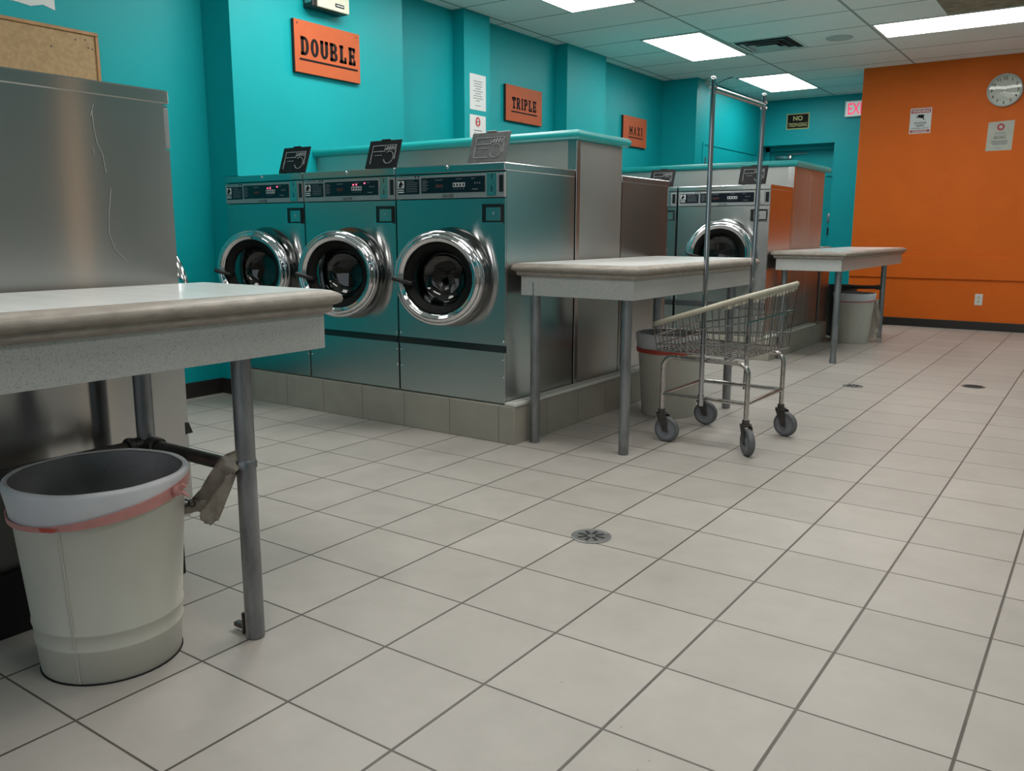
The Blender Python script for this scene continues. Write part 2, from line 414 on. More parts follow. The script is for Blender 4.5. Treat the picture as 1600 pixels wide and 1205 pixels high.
struct('reflection_panel_grey', MB().box(XR - .03, XR, -.9, 2.24, 0, 2.1, .003).box(XR - .03, XR, 2.38, 4.6, 0, 2.1, .003), M['greypanel'])  # unseen grey panels, added to show as reflections in the washer steel
struct('reflection_panel_brown', MB().box(1.50, 2.45, YO - .04, YO, .09, 2.15, .004), M['brownpanel'])  # unseen brown panel, added to darken the rear washer's side reflection
struct('reflection_panel_tan', MB().box(XR - .05, XR, 2.24, 2.38, 0, 2.3, .004), M['tanpanel'])  # unseen tan strip, added for the band reflected in the left washer
w = MB(); w.box(XW, XR, YF - .15, YF, 0, .55); w.box(XW, XR, YF - .15, YF, 2.35, ZC)
w.box(XW, -2.3, YF - .15, YF, .55, 2.35); w.box(2.72, XR, YF - .15, YF, .55, 2.35)
struct('wall_front', w, M['tan'])
w = MB()
for x in (-2.3, -.65, 1.0, 2.66): w.box(x, x + .06, YF - .1, YF - .02, .55, 2.35)
for z in (.55, 2.29): w.box(-2.3, 2.72, YF - .1, YF - .02, z, z + .06)
fr = struct('window_1', w, M['alu'])
MB().box(-2.3, 2.72, YF - .06, YF - .055, .58, 2.32).build('window_pane', M['glazing'], fr)
# baseboards and the orange rail
w = MB(); w.box(XW, XW + .012, YF, 2.471, 0, .095, .003); w.box(XW + .012, -2.62, 2.459, 2.471, 0, .095, .003)
w.box(XW, XW + .012, 4.2, 4.817, 0, .095); w.box(XW, XW + .012, 5.16, 6.37, 0, .095); w.box(XW, XW + .012, 7.12, 8.74, 0, .095)
struct('baseboard_left', w, M['basebd'])
struct('baseboard_far', MB().box(-.735, XR, YO - .014, YO, 0, .088, .004), M['basebd'])
struct('trim_1', MB().box(-.733, XR, YO - .02, YO, .522, .760, .003), M['orange'])
# door in the back wall: steel frame, leaf set back in the wall
YD = YB + .16
d1 = struct('door_1', MB().box(dx0, dx1, YD + .12, YD + .16, 0, dz), M['teal'])
f = MB(); f.box(dx0, dx0 + .06, YD + .06, YD + .12, 0, dz); f.box(dx1 - .05, dx1, YD + .06, YD + .12, 0, dz); f.box(dx0, dx1, YD + .06, YD + .12, dz - .06, dz)
f.build('door_frame', M['teal'], d1)
MB().box(-1.60, -1.50, YD + .095, YD + .12, 1.745, 1.757).build('frame_strike', M['teal'], d1)
c = MB(); c.box(-2.29, -2.07, YD + .07, YD + .12, 1.985, 2.035, .006); c.cyl((-2.12, YD + .06, 2.05), (-1.86, YD + .10, 2.06), .007, 8)
tag(c.build('door_closer', M['steel'], d1), 'silver door closer')
c = MB(); c.box(-1.545, -1.495, YD + .09, YD + .125, 1.13, 1.255, .004); c.cyl((-1.52, YD + .05, 1.19), (-1.52, YD + .10, 1.19), .014, 10); c.box(-1.535, -1.505, YD + .045, YD + .06, 1.14, 1.24, .004)
c.build('door_handle', M['pipe'], d1)
MB().box(-1.535, -1.46, YD + .075, YD + .125, .962, 1.07, .005).build('deadbolt_box', M['black'], d1)
# closet door flush in the block wall
w = MB(); X0 = -2.425
w.box(X0, X0 + .010, 8.955, 9.005, 0, 2.05, .002); w.box(X0, X0 + .010, 10.80, 10.85, 0, 2.05, .002); w.box(X0, X0 + .010, 9.005, 10.80, 2.022, 2.05, .002)
d2 = struct('door_2', w, M['teal'])
MB().box(X0, X0 + .004, 9.02, 10.79, .01, 2.01).build('door_leaf', M['teal'], d2)
MB().box(X0 + .003, X0 + .016, 9.03, 9.05, 1.80, 1.88, .002).build('door_hinge', M['pipe'], d2)

# ------------------------------------------------------------------ ceiling fixtures
def ceiling_light(x0, x1, y0, y1, label):
    cx, cy = (x0 + x1) / 2, (y0 + y1) / 2
    t = thing('ceiling_light', (cx, cy, ZC), label, 'ceiling light', 'flat fluorescent panels in the ceiling grid')
    f = MB(); b = .022; a, c_ = (x1 - x0) / 2, (y1 - y0) / 2
    f.box(-a, a, -c_, -c_ + b, -.008, 0); f.box(-a, a, c_ - b, c_, -.008, 0); f.box(-a, -a + b, -c_ + b, c_ - b, -.008, 0); f.box(a - b, a, -c_ + b, c_ - b, -.008, 0)
    f.build('light_frame', M['white_plastic'], t)
    MB().box(-a + b, a - b, -c_ + b, c_ - b, -.005, -.001).build('diffuser', M['light'], t)
ceiling_light(-2.10, -1.50, 4.21, 5.41, 'white ceiling light panel cut off by the top edge, nearest the teal columns')
ceiling_light(-2.10, -1.50, 6.62, 7.82, 'white ceiling light panel beside the ceiling vent, middle of the row')
ceiling_light(-2.08, -1.47, 9.03, 10.22, 'farthest white ceiling light panel, above the NO TRESPASSING sign')
ceiling_light(-.22, 1.0, 7.20, 7.79, 'long white ceiling light panel turned sideways, in front of the orange wall')
# vent diffuser
vx, vy, vh = -1.19, 7.50, .285
t = thing('ceiling_vent', (vx, vy, ZC), 'square metal air vent in the ceiling beside a light panel', 'vent')
v = MB()
for k, (a, zt) in enumerate(((.285, -.004), (.215, -.014), (.15, -.022))):
    i = a - .042
    for sx in range(4):
        q = [(-a, -a), (a, -a), (i, -i), (-i, -i)]
        c_, s_ = [(1, 0), (0, 1), (-1, 0), (0, -1)][sx]
        P = [(x * c_ - y * s_, x * s_ + y * c_) for x, y in q]
        v.add([(P[0][0], P[0][1], zt), (P[1][0], P[1][1], zt), (P[2][0], P[2][1], zt + .028), (P[3][0], P[3][1], zt + .028)] + [(p[0], p[1], zz + .002) for p, zz in zip(P, (zt, zt, zt + .028, zt + .028))],
              [(0, 1, 2, 3), (7, 6, 5, 4), (0, 4, 5, 1), (1, 5, 6, 2), (2, 6, 7, 3), (3, 7, 4, 0)])
v.box(-.10, .10, -.10, .10, -.026, -.023)
v.build('vent_louvres', M['vent'], t)
MB().box(-.255, .255, -.255, .255, -.0015, -.0005).build('duct_opening', M['vent_dark'], t)
t = thing('ceiling_speaker', (-.565, 7.56, ZC), 'small round grey speaker grille in the ceiling right of the vent', 'speaker')
MB().lathe([(.118, 0), (.118, -.006), (.108, -.009), (.104, -.004)], n=32).build('speaker_rim', M['vent'], t)
g = MB().lathe([(.104, -.004), (.06, -.006), (.001, -.007)], n=32); g.build('speaker_grille', M['vent'], t)
t = MB().box(.375, .99, 6.63, 7.185, ZC - .004, ZC - .0005).build('ceiling_tile', M['stain'])
tag(t, 'brown water-stained ceiling tile above the sideways light panel', 'ceiling tile')
# security camera on the ceiling at the block wall corner
t = thing('security_camera', (-2.36, 8.86, ZC), 'small white security camera hanging at the teal wall corner', 'security camera')
MB().lathe([(.035, 0), (.035, -.012), (.02, -.016)], n=20, cap1=True).build('mount', M['white_plastic'], t)
MB().tube([(0, 0, -.012), (0, 0, -.05), (.03, -.015, -.065)], .011, 8).build('arm', M['white_plastic'], t)
c = MB(); d = Vector((.75, -.5, -.42)).normalized(); o = Vector((.02, -.01, -.065))
c.lathe([(.001, -.03), (.034, -.03), (.038, -.02), (.038, .085), (.034, .09)], o, d, 20); c.build('housing', M['white_plastic'], t)
c = MB(); c.lathe([(.0335, .086), (.026, .088), (.001, .089)], o, d, 20); c.build('lens', M['black'], t)
MB().tube([(.06, -.02, -.06), (.14, -.05, -.075), (.25, -.02, -.03), (.30, .02, -.01)], .004, 6).build('cable', M['black'], t)

# ------------------------------------------------------------------ washers
def washer(name, W, H, D, label, group, stars, grey_lid=False, ajar=20, z_base=0., led=True, R=.228, cz=.60, kick=(.255, .283), load='DOUBLE LOAD', lid_open=True):
    """front at y=0 facing -Y, base at z=0, centred in x"""
    t = thing(name, (0, 0, 0), label, 'washing machine', group)
    h = W / 2; k = W / .675
    zl = H - .037; zp = H - .157           # lip bottom, control panel bottom
    x = lambda v: v * k
    bx = x(.016)
    b = MB()
    b.box(-h, -h + .012, .012, D, 0, H - .006); b.box(h - .012, h, .012, D, 0, H - .006); b.box(-h + .012, h - .012, D - .012, D, 0, H - .006)
    b.box(-h + .012, h - .012, .012, D - .012, 0, .012); b.box(-h + .012, h - .012, .012, D - .012, H - .02, H - .006)
    b.build('cabinet', M['steel'], t)
    l = MB().box(-h - .002, h + .002, -.006, D + .002, zl, H, .004); l.box(-h - .0005, h + .0005, .0, D, zl - .008, zl - .004)
    top = l.build('top_lid', M['steel'], t)
    MB().lathe([(.001, .007), (.006, .006), (.009, .002), (.009, 0)], (.0, -.006, H - .012), (0, -1, 0), 14).build('lid_screw', M['chrome'], top)
    p = MB().plate_hole(-h + .001, h - .001, kick[1] + .002, zp - .004, bx, cz, R * .92, 0, .012)
    fp = p.build('front_panel', M['steel'], t)
    for sx in (-1, 1):
        for z in (kick[1] + .02, kick[0] - .035, kick[0] - .12):
            MB().lathe([(.001, .004), (.005, .003), (.007, 0)], (sx * (h - .012), 0.0, z), (0, -1, 0), 10).build('screw', M['chrome'], fp)
    MB().box(-h + .001, h - .001, .0, .012, .004, kick[0] - .002, .002).build('kick_panel', M['steel'], t)
    q = MB().quad_prism([(-.014, kick[0]), (-.002, kick[1]), (.012, kick[1]), (.012, kick[0])], -h, h, 'x')
    q.build('kick_strip', M['black'], t)
    # control panel
    c = MB().box(-h + .001, h - .001, -.004, .012, zp, zl - .009, .003)
    cp = c.build('control_panel', M['silver'], t)
    # display block and info block
    zt, zb = zp + .098, zp + .026
    MB().box(x(-.322), x(-.180), -.0065, -.003, zb - .002, zt - .002, .002).build('info_plate', M['navy'], cp)
    MB().box(x(-.167), x(.225), -.0065, -.003, zb, zt + .002, .002).build('display', M['navy'], cp)
    P = MB(); y = -.0085
    def pr(mb, x0, x1, z0, z1): mb.box(x(x0), x(x1), y, -.006, z0, z1)
    pr(P, -.318, -.278, zb + .028, zt - .008); pr(P, -.316, -.281, zb + .017, zb + .022); pr(P, -.317, -.280, zb + .006, zb + .012)
    # key pad: four white framed keys
    for i in range(4):
        kx = .035 + i * .0185
        pr(P, kx, kx + .0165, zb + .026, zb + .046)
    P.build('white_marks', M['white_print'], cp)
    G = MB()
    for i, ww in enumerate((.05, .078, .07, .074, .068, .076, .07)): pr(G, -.264, -.264 + ww, zt - .012 - i * .0085, zt - .0095 - i * .0085)
    for i in range(7): pr(G, -.158, -.158 + .026 + .012 * (i % 2), zt - .012 - i * .008, zt - .009 - i * .008)
    pr(G, -.075, -.03, zt - .012, zt - .0085); pr(G, .055, .09, zt - .010, zt - .007); pr(G, .145, .165, zt - .010, zt - .007)
    for i in range(3): pr(G, .165 + i * .014, .170 + i * .014, zb + .038, zb + .046)
    for i in range(4): pr(G, .040 + i * .0185, .047 + i * .0185, zb + .016, zb + .019)
    pr(G, .150, .185, zb + .012, zb + .016)
    G.build('grey_marks', M['grey_print'], cp)
    Bk = MB()
    for i in range(4):
        kx = .035 + i * .0185
        Bk.box(x(kx + .004), x(kx + .0125), -.0095, -.008, zb + .030, zb + .042)
    # horse head emblem: neck, head, muzzle on the white square
    hx, hz = x(-.298), zb + .032
    poly = [(-.014, 0), (-.012, .014), (-.004, .026), (.002, .032), (.004, .027), (.013, .016), (.015, .010), (.010, .008), (.004, .013), (.003, .006), (.008, 0)]
    Bk.quad_prism([(hx + a * k, hz + b_ * 1.0) for a, b_ in poly], -.0098, -.0086, 'y')
    Bk.build('dark_marks', M['black_print'], cp)
    D_ = MB(); 
    for i in range(4): pr(D_, -.072 + i * .012, -.064 + i * .012, zb + .026, zb + .040)
    D_.build('dim_digits', M['dim_led'], cp)
    if led:
        E_ = MB()
        for kx in (.046, .068): E_.box(x(kx), x(kx + .006), -.0095, -.006, zb + .052, zb + .058)
        E_.box(x(.128), x(.134), -.0095, -.006, zt - .014, zt - .008)
        E_.build('red_lamps', M['red_led'], cp)
    # brand and load lettering on the silver strips (x right, z up -> rotate text plane)
    def lettering(nm, strs, mat):
        mb = MB()
        for (st, cx, cz_, hh, mw, sh) in strs: mb.text(st, cx, cz_, h=hh, maxw=mw, shear=sh)
        ob = mb.build(nm, mat, cp)
        for v_ in ob.data.vertices: v_.co = Vector((v_.co.x, -.0045 - v_.co.z, v_.co.y))
    lettering('brand_lettering', [('DEXTER', x(.0), zp + .011, .013, .075, .3)], M['black_print'])
    S = MB()
    lettering('load_lettering', [(load, x(-.275), zp + .107, .007, .075, 0)], M['grey_print'])
    for i in range(stars):
        sx = x(-.205) + i * .02
        S.quad_prism([(sx + (.0065 if j % 2 == 0 else .0027) * math.sin(PI * j / 5), zp + .107 + (.0065 if j % 2 == 0 else .0027) * math.cos(PI * j / 5)) for j in range(10)], -.0052, -.003, 'y')
    S.build('load_stars', M['black_print'], cp)
    MB().box(x(.235), x(.297), -.0075, -.003, zp + .005, zp + .112, .002).build('coin_plate', M['steel'], cp)
    cc = MB(); cc.box(x(.2635), x(.2675), -.0085, -.007, zp + .025, zp + .052); cc.box(x(.264), x(.267), -.0085, -.007, zp + .085, zp + .107)
    cc.build('coin_slot', M['black'], cp)
    cc = MB(); cc.box(x(.250), x(.282), -.011, -.007, zp + .018, zp + .0225); cc.box(x(.262), x(.274), -.012, -.007, zp + .066, zp + .071); cc.build('coin_bezel', M['chrome'], cp)
    MB().box(x(.306), x(.330), -.0065, -.003, zp + .024, zp + .100, .002).build('slot_window', M['black'], cp)
    # coin box door; black frame draws its inner shadow, thicker top and left
    cx0, cx1, cz0, cz1 = x(.212), x(.322), zp - .115, zp - .031
    fr = MB(); b_ = .013
    fr.box(cx0, cx1, -.012, .001, cz1 - b_, cz1); fr.box(cx0, cx1, -.012, .001, cz0, cz0 + b_ * .5); fr.box(cx0, cx0 + b_ * 1.5, -.012, .001, cz0 + b_ * .5, cz1 - b_); fr.box(cx1 - b_ * .35, cx1, -.012, .001, cz0 + b_ * .5, cz1 - b_)
    cb = fr.build('coin_box_shadow_frame', M['black'], t)
    MB().box(cx0 + b_ * 1.5, cx1 - b_ * .35, -.010, .001, cz0 + b_ * .5, cz1 - b_, .002).build('coin_box_door', M['steel'], cb)
    MB().lathe([(.001, .004), (.006, .004), (.007, 0)], ((cx0 + cx1) / 2 + .006, -.010, (cz0 + cz1) / 2), (0, -1, 0), 12).build('lock', M['chrome'], cb)
    e = MB(); e.box(cx0 - .003, cx1 + .003, -.013, .0, cz0 - .004, cz0); e.box(cx0 - .004, cx0, -.013, .0, cz0, cz1 + .002)
    e.build('frame_edge', M['chrome'], cb)
    # door opening, drum
    Rb = R * 1.06
    MB().lathe([(Rb, 0), (Rb, -.012), (Rb * .985, -.022), (R * .955, -.028), (R * .90, -.022), (R * .88, .02)][::-1], (bx, 0, cz), (0, 1, 0), 56).build('door_bezel', M['dark_chrome'], t)
    MB().lathe([(R * .88, .02), (R * .90, D * .75), (.001, D * .78)], (bx, 0, cz), (0, 1, 0), 48).build('drum', M['drum'], t)
    # door, ajar about a hinge on the right
    hx, hy = bx + R * 1.01, -.032
    dm = Matrix.Translation((hx, hy, cz)) @ Matrix.Rotation(math.radians(ajar), 4, 'Z')
    o = (-R, 0, 0); ax = (0, -1, 0)
    ring = [(R * .80, -.012), (R * .955, -.012), (R * .995, 0.), (R, .014), (R * .992, .024), (R * .970, .034), (R * .940, .039), (R * .915, .038), (R * .905, .040), (R * .885, .047), (R * .85, .051), (R * .815, .049), (R * .80, .044), (R * .79, .043), (R * .765, .040), (R * .745, .028), (R * .735, .006)]
    dr = MB().lathe(ring, o, ax, 64).build('door', M['chrome'], t, matrix=dm, sharp=50)
    MB().lathe([(R * .745, .024), (R * .72, .027), (R * .66, .016), (R * .60, .004), (R * .585, -.006)], o, ax, 48).build('gasket', M['rubber'], dr, sharp=60)
    MB().lathe([(R * .60, .002), (R * .585, -.03), (R * .56, -.075), (R * .50, -.098), (R * .3, -.108), (.001, -.112)], o, ax, 40).build('door_glass', M['glass'], dr, sharp=60)
    MB().lathe([(R * .80, -.012), (R * .62, -.014), (R * .60, .0)], o, ax, 48).build('inner_ring', M['black'], dr, sharp=60)
    hd = MB().tube([(-R * 1.56, -.050, -.022), (-R * 1.66, -.058, -.016), (-R * 1.80, -.064, -.008), (-R * 1.93, -.067, .0), (-R * 1.95, -.067, .001)], [.0075, .010, .011, .012, .008], 12)
    hd.cyl((-R * 1.56, -.050, -.022), (-R * 1.56, -.015, -.022), .011, 12)
    hd.build('handle', M['black'], dr)
    if not lid_open: return t
    # soap lid standing open on the top
    lw, lh, ln = .222 / 2, .158, .055
    sm = Matrix.Translation((x(.185), .055, H + .001)) @ Matrix.Rotation(math.radians(-19), 4, 'X')
    L = MB().box(-lw, lw, -.004, .004, .006, lh, .003)
    for sx in (-.6, .6): L.box(sx * lw - .014, sx * lw + .014, -.006, .006, -.002, .01)
    L.box(-.03, .03, -.006, .004, lh - .002, lh + .005, .002)
    lid = L.build('soap_lid', M['lid_grey'] if grey_lid else M['lid_black'], t, matrix=sm)
    r_ = MB()
    def ln_(x0, z0, x1, z1, wd=.0016):
        a, b2 = Vector((x0, 0, z0)), Vector((x1, 0, z1)); d = (b2 - a).normalized(); nn = Vector((-d.z, 0, d.x)) * wd
        pts = [a - nn, b2 - nn, b2 + nn, a + nn]
        r_.quad_prism([(p_.x, p_.z) for p_ in pts], -.0068, -.0035, 'y')
    ln_(-.078, .030, -.078, lh - .030); ln_(-.078, lh - .030, .085, lh - .030); ln_(-.078, lh - .062, .01, lh - .062); ln_(.01, lh - .062, .01, lh - .030)
    for i in range(4): ln_(.02 + i * .017, lh - .056, .03 + i * .017, lh - .036, .004)
    if grey_lid: ln_(-.080, .03, .01, .03)
    for i in range(3): ln_(-.055 + i * .018, .075, -.043 + i * .018, .075, .0015)
    for i in range(14):
        a0, a1 = 2.2 - i * .36, 2.2 - (i + 1) * .36
        ln_(.045 + .033 * math.cos(a0), .062 + .033 * math.sin(a0), .045 + .033 * math.cos(a1), .062 + .033 * math.sin(a1))
    ln_(.085, lh - .03, .088, .05)
    r_.build('lid_relief', M['lid_line'], lid)
    return t

DG = 'front loading washers with chrome doors'
WZ = .186
a = washer('washing_machine', .675, 1.135, .62, 'double load washer nearest the folding table, with the grey cloudy soap lid', DG, 2, grey_lid=True, led=False)
a.location = (-.983, 2.453, WZ)
b = washer('washing_machine', .675, 1.135, .62, 'middle of the three double load washers, red lamps lit on its panel', DG, 2)
b.location = (-1.665, 2.453, WZ)
c = copy_tree(b); c.location = (-2.347, 2.453, WZ)
c['label'] = 'double load washer against the teal column, farthest left of the three'
r1 = copy_tree(b); r1.location = (-.983, 4.215, WZ); r1.rotation_euler = (0, 0, PI)
r1['label'] = 'washer seen side-on behind the teal-topped bulkhead, brown reflections on its steel side'
t1 = washer('washing_machine', .765, 1.19, .56, 'triple load washer with chrome door behind the tall cart poles', DG, 3, led=False, R=.262, cz=.655, kick=(.225, .262), load='TRIPLE LOAD')
t1.location = (-.925, 5.84, .18)
t2 = copy_tree(t1); t2.location = (-1.706, 5.84, .18)
t2['label'] = 'triple load washer mostly hidden, only its right edge and black lid showing'
m0 = washer('washing_machine', .75, 1.232, .64, 'tall steel washer at left edge, seen from its scratched side behind the near table', DG, 3, led=False, ajar=10, R=.25, cz=.63, kick=(.252, .285), load='TRIPLE LOAD', lid_open=False)
m0.location = (-.907, .665, .16); m0.rotation_euler = (0, 0, PI)
# scratches on the visible side panel of the big washer
sc = MB()
for pts in ([(.445, 1.315), (.447, 1.27), (.452, 1.235), (.465, 1.205), (.47, 1.16)], [(.45, 1.33), (.44, 1.30)], [(.48, 1.12), (.47, 1.06), (.465, 1.0), (.48, .955), (.51, .925)], [(.44, 1.22), (.442, 1.205)]):
    sc.tube([(-.5293, y_, z_) for y_, z_ in pts], .0007, 5)
o = sc.build('scratches', M['scuff'], m0)
for v_ in o.data.vertices:
    p_ = v_.co - Vector((-.907, .665, .16)); v_.co = Vector((-p_.x, -p_.y, p_.z))

# ------------------------------------------------------------------ plinths and bulkheads
def plinth(x0, x1, y0, y1, z, mat, label, strip=None):
    t = thing('plinth', ((x0 + x1) / 2, (y0 + y1) / 2, 0), label, 'plinth')
    world_part('plinth_block', MB().box(x0, x1, y0, y1, 0, z, .003), mat, t)
    if strip:
        world_part('ledge_strip', MB().box(strip[0], x1 + .006, strip[1], strip[2], z + .0005, z + .017, .004), M['white_plastic'], t)
plinth(-2.588, -.579, 2.433, 4.235, .184, M['plinth'], 'tiled plinth under the double load washers', strip=(-.640, 2.44, 4.0))
plinth(-2.70, -.475, 5.815, 7.44, .178, M['plinth'], 'tiled plinth under the triple load washers', strip=(-.538, 5.83, 7.06))
plinth(-1.40, -.497, .06, .602, .158, M['basepaint'], 'black plinth under the steel washer at the left edge')

def bulkhead(x0, x1, y0, y1, z0, z1, seams, label, cap_y):
    t = thing('bulkhead', ((x0 + x1) / 2, (y0 + y1) / 2, z0), label, 'bulkhead')
    ys = [y0] + seams + [y1]
    for i in range(len(ys) - 1):
        world_part('steel_panel', MB().box(x0, x1, ys[i] + (.004 if i else 0), ys[i + 1], z0, z1, .002), M['steel_dull'], t)
    world_part('corner_strip', MB().box(x1 - .012, x1 + .004, y0 - .004, y0 + .034, z0 + .001, z1 - .001, .002).box(x1 - .05, x1 - .012, y0 - .004, y0 + .001, z0 + .001, z1 - .001), M['steel'], t)
    c = MB(); e = .033
    n = 10; prof = []
    zc_, hh = z1 + .024, .024
    for k in range(n + 1):
        a_ = -PI / 2 + PI * k / n; prof.append((hh * math.cos(a_), zc_ + hh * math.sin(a_)))
    xa, xb, ya, yb = x0, x1 + .010, cap_y[0], cap_y[1]
    # rounded edge swept along front, right end and back
    path = [(xa, ya, (0, -1)), (xb, ya, (1, -1)), (xb, yb, (1, 1)), (xa, yb, (0, 1))]
    vs = []
    for (px, py, d) in path:
        for (o_, z_) in prof: vs.append((px + d[0] * o_, py + d[1] * o_, z_))
    m_ = len(prof); fs = []
    for i in range(3):
        for k in range(m_ - 1): fs.append((i * m_ + k, (i + 1) * m_ + k, (i + 1) * m_ + k + 1, i * m_ + k + 1))
    fs.append(tuple((i * m_ + m_ - 1) for i in range(4))); fs.append(tuple((i * m_) for i in range(3, -1, -1)))
    c.add(vs, fs, True)
    world_part('cap', c, M['teal_cap'], t)
    return t
bulkhead(-2.588, -.644, 3.085, 3.585, .186, 1.474, [], 'steel bulkhead with teal cap behind the double load washers', (3.075, 3.605))
bh2 = bulkhead(-2.70, -.544, 6.41, 7.31, .18, 1.540, [6.90], 'steel bulkhead with teal cap behind the triple load washers', (6.40, 7.37))
s = MB().box(-1.6, -.56, 7.45, 7.75, 0, .87, .004)
t = tag(s.build('cabinet', M['steel_dull']), 'low steel cabinet behind the far bulkhead, its corner above the far table', 'cabinet')

# ------------------------------------------------------------------ folding tables
def table(x0, x1, y0, y1, legs, bars, label, ztop=.862, collar=None, braces=(), name='folding_table', low_leg=None, bracket=None):
    """outer nosing footprint; open side x1"""
    t = thing(name, ((x0 + x1) / 2, (y0 + y1) / 2, 0), label, 'table', 'pipe-legged laminate folding tables')
    e = .032
    world_part('table_top', MB().box(x0 + e, x1 - e, y0 + e, y1 - e, ztop - .042, ztop + .0005), M['laminate'], t)
    prof = [(-.012, 0.), (.0, .0), (.012, -.002), (.024, -.008), (.031, -.016), (.033, -.024), (.030, -.032), (.020, -.037), (.014, -.039), (.015, -.046), (.012, -.056), (.004, -.060), (-.012, -.060)]
    prof = [(o_ + .0, z_) for o_, z_ in prof]
    cs = [(x0 + e, y0 + e, -1, -1), (x1 - e, y0 + e, 1, -1), (x1 - e, y1 - e, 1, 1), (x0 + e, y1 - e, -1, 1)]
    vs, fs = [], []; m_ = len(prof)
    for (px, py, sx, sy) in cs:
        for (o_, z_) in prof: vs.append((px + sx * o_, py + sy * o_, ztop + z_))
    for i in range(4):
        j = (i + 1) % 4
        for k in range(m_): fs.append((i * m_ + k, j * m_ + k, j * m_ + (k + 1) % m_, i * m_ + (k + 1) % m_))
    world_part('edging', MB().add(vs, [f_[::-1] for f_ in fs], True), M['edging'], t, sharp=50)
    a0, a1, b0, b1 = x0 + .034, x1 - .034, y0 + .034, y1 - .034; za, zb = .712, ztop - .059
    ap = MB(); th = .02
    ap.box(a0, a1, b0, b0 + th, za, zb, .0015); ap.box(a0, a1, b1 - th, b1, za, zb, .0015)
    ap.box(a0, a0 + th, b0 + th, b1 - th, za, zb); ap.box(a1 - th, a1, b0 + th, b1 - th, za, zb)
    world_part('apron', ap, M['apron'], t)
    for i, (lx, ly) in enumerate(legs):
        l = MB().cyl((lx, ly, 0.002), (lx, ly, za + .06), .0235, 20)
        if low_leg: l.lathe([(.0235, .10), (.019, .085), (.020, .05), (.026, .03), (.027, .002)], (lx, ly, 0), (0, 0, 1), 16)
        if collar and i == 0: l.lathe([(.0235, -.012), (.0265, -.012), (.0265, .002), (.0235, .008)], (lx, ly, collar), (0, 0, 1), 20)
        ob = world_part('leg', l, M['pipe'], t)
    for (p, q) in bars:
        p, q = Vector(p), Vector(q); d = (q - p).normalized()
        br = MB().cyl(p, q, .0175, 14)
        br.cyl(p, p + d * .055, .024, 14); br.cyl(q - d * .055, q, .024, 14)
        br.lathe([(.024, 0), (.027, .004), (.027, .014), (.024, .018)], p + d * .04, d, 14)
        world_part('cross_pipe', br, M['dark_pipe'], t)
    if bracket: world_part('foot_bracket', bracket, M['dark_pipe'], t)
    return t
bk = MB().box(-.075, -.028, .452, .470, .010, .022, .002).box(-.034, -.026, .446, .476, .004, .06, .002)
table(-.50, .066, -.62, .735, [(0, .461), (-.42, .460), (0, -.36), (-.42, -.36)],
      [((-.42, .460, .438), (0, .461, .438)), ((-.42, .460, .438), (-.42, -.36, .438))], 'near folding table at the left with worn edging and a white top', collar=.455, bracket=bk)
table(-.636, .022, 2.488, 4.03, [(-.075, 2.591), (-.534, 2.545), (-.077, 3.868), (-.534, 3.868)], [], 'folding table beside the double load washers, the cart at its side')
table(-.535, .034, 5.90, 8.20, [(-.031, 6.0), (-.040, 7.62), (-.448, 6.0), (-.448, 7.62)], [((-.448, 7.62, .495), (-.04, 7.62, .505))], 'far folding table in front of the orange wall', low_leg=True)

